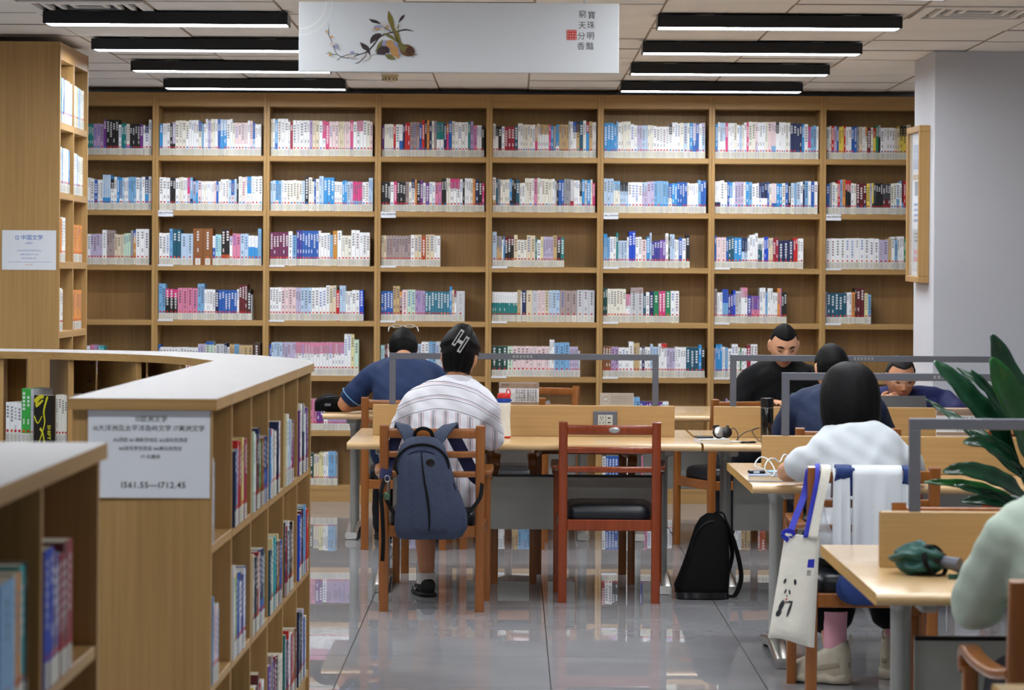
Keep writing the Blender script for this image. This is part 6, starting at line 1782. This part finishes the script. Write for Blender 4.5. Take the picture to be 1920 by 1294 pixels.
for s in (-1, 1):
    pts = [mx @ Vector((s * 0.036 + 0.028 * math.cos(q), -0.035 + 0.006 * math.sin(q), 0.143 + 0.016 * math.sin(q))) for q in [2 * math.pi * i / 16 for i in range(17)]]
    gm.tube(pts, 0.0032, 6); gm.tube([mx @ Vector((s * 0.063, -0.035, 0.144)), mx @ Vector((s * 0.082, -0.06, 0.115)), mx @ Vector((s * 0.086, -0.08, 0.07))], 0.003, 6)
gm.tube([mx @ Vector((-0.009, -0.036, 0.146)), mx @ Vector((0.009, -0.036, 0.146))], 0.003, 6)
gm.build('glasses', 'silver', t, True)

# --- woman in the striped shirt
def striped():
    m, nt, b = new_mat('striped_shirt_cotton')
    tc = nt.nodes.new('ShaderNodeTexCoord'); sx_ = nt.nodes.new('ShaderNodeSeparateXYZ'); nt.links.new(tc.outputs['Object'], sx_.inputs[0])
    def node(op, a, bb=None, cc=None):
        n = nt.nodes.new('ShaderNodeMath'); n.operation = op
        for i, v in enumerate((a, bb, cc)):
            if v is None: continue
            if isinstance(v, (int, float)): n.inputs[i].default_value = v
            else: nt.links.new(v, n.inputs[i])
        return n.outputs[0]
    wob = nt.nodes.new('ShaderNodeTexNoise'); wob.inputs['Scale'].default_value = 9; nt.links.new(tc.outputs['Object'], wob.inputs['Vector'])
    wv = node('MULTIPLY', node('SUBTRACT', wob.outputs['Fac'], 0.5), 0.012)
    X, Z = node('ADD', sx_.outputs[0], wv), node('ADD', sx_.outputs[2], wv)
    def ramp(fac, stops):
        r = nt.nodes.new('ShaderNodeValToRGB'); r.color_ramp.interpolation = 'CONSTANT'
        r.color_ramp.elements[0].position = 0; r.color_ramp.elements[0].color = (*srgb(222, 222, 230), 1)
        r.color_ramp.elements[1].position = stops[0][0]; r.color_ramp.elements[1].color = (*srgb(*stops[0][1]), 1)
        for p, c in stops[1:]:
            e = r.color_ramp.elements.new(p); e.color = (*srgb(*c), 1)
        nt.links.new(fac, r.inputs['Fac']); return r.outputs['Color']
    W_, K_, R_ = (222, 222, 230), (72, 72, 88), (190, 124, 128)
    v = ramp(node('FRACT', node('DIVIDE', X, 0.056)), [(0.30, R_), (0.345, W_), (0.42, K_), (0.475, W_), (0.52, K_), (0.575, W_), (0.66, R_), (0.705, W_)])
    # the yoke runs across: its lines bend down towards the shoulders
    zz = node('ADD', Z, node('MULTIPLY', node('MULTIPLY', X, X), 1.5))
    h = ramp(node('FRACT', node('DIVIDE', zz, 0.062)), [(0.40, K_), (0.44, W_), (0.56, R_), (0.59, W_), (0.66, K_), (0.70, W_)])
    mx_ = nt.nodes.new('ShaderNodeMix'); mx_.data_type = 'RGBA'
    nt.links.new(node('GREATER_THAN', zz, 0.905), mx_.inputs[0]); nt.links.new(v, mx_.inputs[6]); nt.links.new(h, mx_.inputs[7])
    nt.links.new(mx_.outputs[2], b.inputs['Base Color']); b.inputs['Roughness'].default_value = 0.8
    return m
M['striped'] = striped()
J = dict(pelvis=(0, 0.0, 0.54), chest=(0.02, 0.01, 0.80), neck=(0.075, 0.045, 1.035), head=(0.085, 0.075, 1.135), head_rot=E(-14, 4, -4),
         shL=(-0.115, 0.025, 0.935), shR=(0.205, 0.03, 0.925), elL=(-0.19, 0.15, 0.76), elR=(0.235, 0.16, 0.765), wrL=(-0.08, 0.36, 0.775), wrR=(0.16, 0.38, 0.775),
         hipL=(-0.085, 0.02, 0.53), hipR=(0.085, 0.02, 0.53), knL=(-0.085, 0.43, 0.50), knR=(0.05, 0.42, 0.575), anL=(-0.07, 0.36, 0.10), anR=(-0.04, 0.66, 0.36), toeL=(-0.10, 0.47, 0.035), toeR=(-0.06, 0.74, 0.27))
t, V, mx = person('woman in a white striped shirt seen from behind, black hair pinned with silver clip', (-0.335, 12.06, 0), 0, J, 'skin_tan', 'striped', 'dark_trousers', sleeve=1.15, shirt_pad=0.016, shirt_hem=0.085, female=True, hem_leg=0.46, sleeve_pad=0.022, ripple=0.0026)
def twist(n):
    return 0.026 * g(n.x - 0.1, 0.5) * max(0.0, -n.y + 0.25) * max(0.0, n.z + 0.55) + (0.012 if n.z > 0.3 else 0)
hr = hair_cap('hair', mx, t, 'hair', lambda n: (n.z + 0.62) * (1 - max(0.0, min(1.0, (n.y + 0.1) / 0.5))) + (n.z - 0.45) * max(0.0, min(1.0, (n.y + 0.1) / 0.5)) - (0.9 if abs(n.x) > 0.78 and n.z < 0.14 and n.y > -0.52 else 0), 0.017, bulge=twist)
mb = MB(); P_ = catmull([mx @ Vector(q) for q in ((0.0, -0.082, -0.075), (0.008, -0.112, 0.0), (0.018, -0.108, 0.07), (0.026, -0.06, 0.125), (0.03, -0.01, 0.138))], 5)
mb.tube(P_, cat1([0.014, 0.03, 0.036, 0.03, 0.012], 5), 14).build('hair_twist', 'hair', t, True)
cl = MB(); base = mx @ Matrix.Translation((0.012, -0.148, 0.052)) @ Matrix.Rotation(R(26), 4, 'Y') @ Matrix.Rotation(R(-6), 4, 'X')
for s, dz in ((-1, 0.008), (1, -0.008)):
    x0_, z0_ = s * 0.019, dz
    for bx in ((-0.009, 0.009, -0.043, -0.034), (-0.009, 0.009, 0.034, 0.043), (-0.009, -0.004, -0.034, 0.034), (0.004, 0.009, -0.034, 0.034)):
        cl.box(x0_ + bx[0], x0_ + bx[1], -0.003, 0.003, z0_ + bx[2], z0_ + bx[3], mtx=base)
cl.box(-0.013, 0.013, -0.004, 0.004, -0.012, 0.004, mtx=base)
cl.build('hair_clip', 'silver', t)
c = V['neck']; MB().sweep([c + Vector((0.068 * math.cos(q), 0.066 * math.sin(q), 0.0 - 0.012 * math.sin(q))) for q in [R(115) + 2 * math.pi * 0.86 * i / 24 for i in range(25)]], rrect(0.018, 0.004, 0.003, 2), side=(0, 0, 1)).build('collar', 'striped', t, True)
for s in 'L':
    up, st, d, sd, L = shoe(t, V['an' + s], V['toe' + s], 'shoe_black', 'shoe_black', 0.044, hh=0.085)
    MB().tube([st + d * L * f + sd * (-0.043) + Vector((0, 0, z)) for f, z in ((0.32, 0.042), (0.5, 0.026), (0.72, 0.05))], [0.002, 0.005, 0.001], 8).build('side_mark', 'silver', up)
    MB().lathe([(0.046, 0.06), (0.045, 0.085), (0.044, 0.108), (0.042, 0.112)], loc=(V['an' + s].x, V['an' + s].y, 0), seg=18).build('sock', 'sock_white', t, True, 40)
shoe_r = MB(); limb(shoe_r, [V['anR'] + Vector((0, -0.03, -0.03)), V['anR'].lerp(V['toeR'], 0.5) + Vector((0, 0, -0.02)), V['toeR']], [0.044, 0.045, 0.034]); shoe_r.build('shoe', 'shoe_black', t, True)

# --- woman in the white T-shirt with a black bob
J = dict(pelvis=(0, -0.02, 0.55), chest=(-0.015, 0.05, 0.78), neck=(-0.035, 0.09, 0.985), head=(-0.045, 0.20, 1.065), head_rot=E(-30, 0, 0),
         shL=(-0.18, 0.06, 0.855), shR=(0.13, 0.06, 0.85), elL=(-0.265, 0.30, 0.785), elR=(0.235, 0.33, 0.785), wrL=(-0.12, 0.50, 0.775), wrR=(0.10, 0.52, 0.775),
         hipL=(-0.09, 0.0, 0.53), hipR=(0.09, 0.0, 0.53), knL=(-0.11, 0.40, 0.50), knR=(0.15, 0.42, 0.50), anL=(-0.085, 0.22, 0.10), anR=(0.165, 0.36, 0.10), toeL=(-0.205, 0.27, 0.04), toeR=(0.29, 0.42, 0.04))
t, V, mx = person('woman in a white T-shirt with a black bob, seen from behind, leaning on table', (1.30, 9.60, 0), 0, J, 'skin', 'white_tee', 'black_trousers', sleeve=0.5, shirt_pad=0.024, sleeve_pad=0.018, female=True, hem_leg=0.80, leg_pad=0.042, shirt_hem=0.05, ripple=0.003)
mb = MB(); rings = []
prof = [(1.212, 0.004, 0.004, 0.16), (1.208, 0.035, 0.035, 0.16), (1.19, 0.07, 0.075, 0.155), (1.16, 0.095, 0.1, 0.15), (1.12, 0.109, 0.112, 0.142), (1.07, 0.114, 0.116, 0.13), (1.02, 0.113, 0.113, 0.12), (0.985, 0.108, 0.105, 0.112), (0.96, 0.098, 0.092, 0.106), (0.945, 0.075, 0.06, 0.10)]
for k, (z, a, b_, yc) in enumerate(prof):
    rings.append([Vector((-0.045 + a * math.cos(q) * (1 + 0.012 * math.sin(13 * q + k * 0.3) + 0.010 * math.sin(23 * q + 1 + k * 0.2)), yc + b_ * math.sin(q) * (1 + 0.012 * math.sin(11 * q)) - (0.03 if math.sin(q) > 0.4 else 0), z + ((0.010 * math.sin(5 * q + 1) + 0.006 * math.sin(17 * q)) if k > 6 else 0))) for q in [2 * math.pi * i / 56 for i in range(56)]])
mb.ring_loft([catm for catm in rings]); hb = mb.build('hair', 'hair', t, True)
sd_ = hb.modifiers.new('sub', 'SUBSURF'); sd_.levels = 1; sd_.render_levels = 1
for s in 'LR':
    up, st, d, sv, L = shoe(t, V['an' + s], V['toe' + s], 'sneaker_cream', 'sneaker_cream', 0.058, True, 'sneaker', 0.165)
    MB().lathe([(0.044, 0.08), (0.043, 0.13), (0.043, 0.2), (0.046, 0.27)], loc=(V['an' + s].x, V['an' + s].y, 0), seg=20).build('sock', 'sock_pink', t, True, 40)
    MB().tube([st + d * L * f + sv * x + Vector((0, 0, z)) for f, x, z in ((0.0, 0, 0.15), (-0.03, 0, 0.165), (-0.02, 0, 0.185))], 0.004, 6).build('pull_tab', 'sneaker_cream', up, True)
    MB().sweep(catmull([st + d * L * f + sv * x + Vector((0, 0, z)) for f, x, z in ((0.5, -0.05, 0.06), (0.15, -0.046, 0.075), (-0.01, 0.0, 0.07), (0.15, 0.046, 0.075), (0.5, 0.05, 0.06))], 5), rrect(0.010, 0.004, 0.002, 2), side=(0, 0, 1)).build('overlay', 'sneaker_trim', up, True)
    for f in (0.42, 0.5, 0.58, 0.66):
        MB().tube(catmull([st + d * L * f + sv * x + Vector((0, 0, z * (1.12 - 0.75 * (f - 0.42)))) for x, z in ((-0.034, 0.088), (0, 0.1), (0.034, 0.088))], 3), 0.0035, 6).build('lace', 'sneaker_trim', up, True)
    MB().ellipsoid(st + d * (L * 0.12) + sv * 0.045 + Vector((0, 0, 0.066)), (0.008, 0.008, 0.008), 10, 8).build('badge', 'black_plastic', up, True)

# --- man in the black sweatshirt, facing the camera and looking down
J = dict(pelvis=(0, 0.0, 0.55), chest=(0, 0.04, 0.82), neck=(0, 0.09, 1.035), head=(0, 0.155, 1.135), head_rot=E(-22, 0, 4),
         shL=(-0.19, 0.06, 0.935), shR=(0.19, 0.06, 0.935), elL=(-0.26, 0.14, 0.70), elR=(0.265, 0.14, 0.70), wrL=(-0.12, 0.33, 0.80), wrR=(0.12, 0.33, 0.80),
         hipL=(-0.1, 0, 0.53), hipR=(0.1, 0, 0.53), knL=(-0.33, 0.26, 0.50), knR=(0.33, 0.26, 0.50), anL=(-0.34, 0.18, 0.09), anR=(0.34, 0.18, 0.09), toeL=(-0.38, 0.3, 0.035), toeR=(0.38, 0.3, 0.035))
pp = at(1468, 690, 14.82)
t, V, mx = person('short-haired man in a black sweatshirt looking down, facing the reader tables', (pp.x, 14.94, 0), R(180), J, 'skin', 'black_knit', 'dark_trousers', sleeve=1.95, shirt_pad=0.024, voxel=0.0055, head_scale=1.06, sleeve_pad=0.024)
hair_cap('hair', mx, t, 'hair', short_hair, 0.004, 1.06)
face_parts(t, mx, None, 'hair', 1.06)
for s in 'LR': shoe(t, V['an' + s], V['toe' + s], 'shoe_black', 'shoe_black')

# --- navy-shirted man with his back turned at the next table
J = dict(pelvis=(0, 0, 0.54), chest=(0, 0.05, 0.80), neck=(0.0, 0.13, 1.0), head=(0.005, 0.23, 1.09), head_rot=E(-22, 0, 8),
         shL=(-0.175, 0.10, 0.925), shR=(0.175, 0.10, 0.925), elL=(-0.225, 0.22, 0.785), elR=(0.25, 0.24, 0.785), wrL=(-0.10, 0.42, 0.775), wrR=(0.11, 0.42, 0.775),
         hipL=(-0.09, 0, 0.52), hipR=(0.09, 0, 0.52), knL=(-0.12, 0.42, 0.50), knR=(0.12, 0.42, 0.50), anL=(-0.13, 0.38, 0.09), anR=(0.13, 0.38, 0.09), toeL=(-0.15, 0.5, 0.035), toeR=(0.15, 0.5, 0.035))
t, V, mx = person('man in a dark navy shirt seen from behind, cropped black hair', (1.485, 12.0, 0), 0, J, 'skin', 'navy_polo_b', 'dark_trousers', sleeve=0.85, shirt_pad=0.02)
hair_cap('hair', mx, t, 'hair', short_hair, 0.010, 1.0)
gm = MB(); gm.tube([mx @ Vector(q) for q in ((-0.06, 0.09, 0.015), (-0.082, 0.05, 0.015), (-0.088, -0.01, 0.012))], 0.002, 6); gm.tube([mx @ Vector(q) for q in ((0.06, 0.09, 0.015), (0.082, 0.05, 0.015), (0.088, -0.01, 0.012))], 0.002, 6); gm.build('glasses', 'black_plastic', t, True)
for s in 'LR': shoe(t, V['an' + s], V['toe' + s], 'shoe_black', 'shoe_black')

# --- older man with glasses, chin on his hand behind a laptop
lb6 = 'man with glasses in a deep blue shirt, hand at his mouth behind a laptop'
J_curl[lb6] = 1.0
J = dict(pelvis=(-0.02, -0.06, 0.54), chest=(-0.03, 0.06, 0.76), neck=(0.0, 0.15, 0.915), head=(0.02, 0.235, 0.995), head_rot=E(-14, 0, 4),
         shL=(-0.235, 0.08, 0.875), shR=(0.17, 0.10, 0.87), elL=(-0.30, 0.30, 0.79), elR=(0.24, 0.40, 0.775), wrL=(-0.14, 0.42, 0.775), wrR=(0.14, 0.385, 0.855), hdR=(-0.75, -0.05, 0.45), pnR=(0, 1, 0.4),
         hipL=(-0.09, 0, 0.52), hipR=(0.09, 0, 0.52), knL=(-0.12, 0.40, 0.50), knR=(0.12, 0.40, 0.50), anL=(-0.13, 0.36, 0.09), anR=(0.13, 0.36, 0.09), toeL=(-0.15, 0.5, 0.035), toeR=(0.15, 0.5, 0.035))
pp = at(1688, 705, 13.70)
t, V, mx = person(lb6, (pp.x + 0.02, 13.93, 0), R(180), J, 'skin_tan', 'navy_tee', 'dark_trousers', sleeve=0.8, shirt_pad=0.02, voxel=0.0055)
hair_cap('hair', mx, t, 'hair_grey', lambda n: short_hair(n) - (0.10 if n.y > 0.1 else 0), 0.008, 1.0)
face_parts(t, mx, 'silver', 'hair_grey')
for s in 'LR': shoe(t, V['an' + s], V['toe' + s], 'shoe_black', 'shoe_black')

# --- person in the pale green sweater
J = dict(pelvis=(0, 0, 0.55), chest=(-0.01, 0.03, 0.80), neck=(-0.03, 0.08, 1.01), head=(-0.035, 0.15, 1.105), head_rot=E(-20, 0, 6),
         shL=(-0.185, 0.05, 0.91), shR=(0.165, 0.05, 0.92), elL=(-0.24, 0.20, 0.735), elR=(0.27, 0.28, 0.78), wrL=(-0.12, 0.50, 0.785), wrR=(0.1, 0.52, 0.785),
         hipL=(-0.09, 0, 0.53), hipR=(0.09, 0, 0.53), knL=(-0.11, 0.40, 0.50), knR=(0.13, 0.40, 0.50), anL=(-0.12, 0.34, 0.09), anR=(0.14, 0.34, 0.09), toeL=(-0.13, 0.48, 0.035), toeR=(0.16, 0.48, 0.035))
t, V, mx = person('person in a pale green sweater sitting at the table with the green umbrella', (1.365, 6.13, 0), 0, J, 'skin', 'sage_knit', 'dark_trousers', sleeve=1.9, shirt_pad=0.024, sleeve_pad=0.022, ripple=0.003, shirt_hem=0.07)
hair_cap('hair', mx, t, 'hair', short_hair, 0.018, 1.0)
for s in 'LR': shoe(t, V['an' + s], V['toe' + s], 'shoe_black', 'shoe_black')

bpy.data.scenes.remove(scratch)
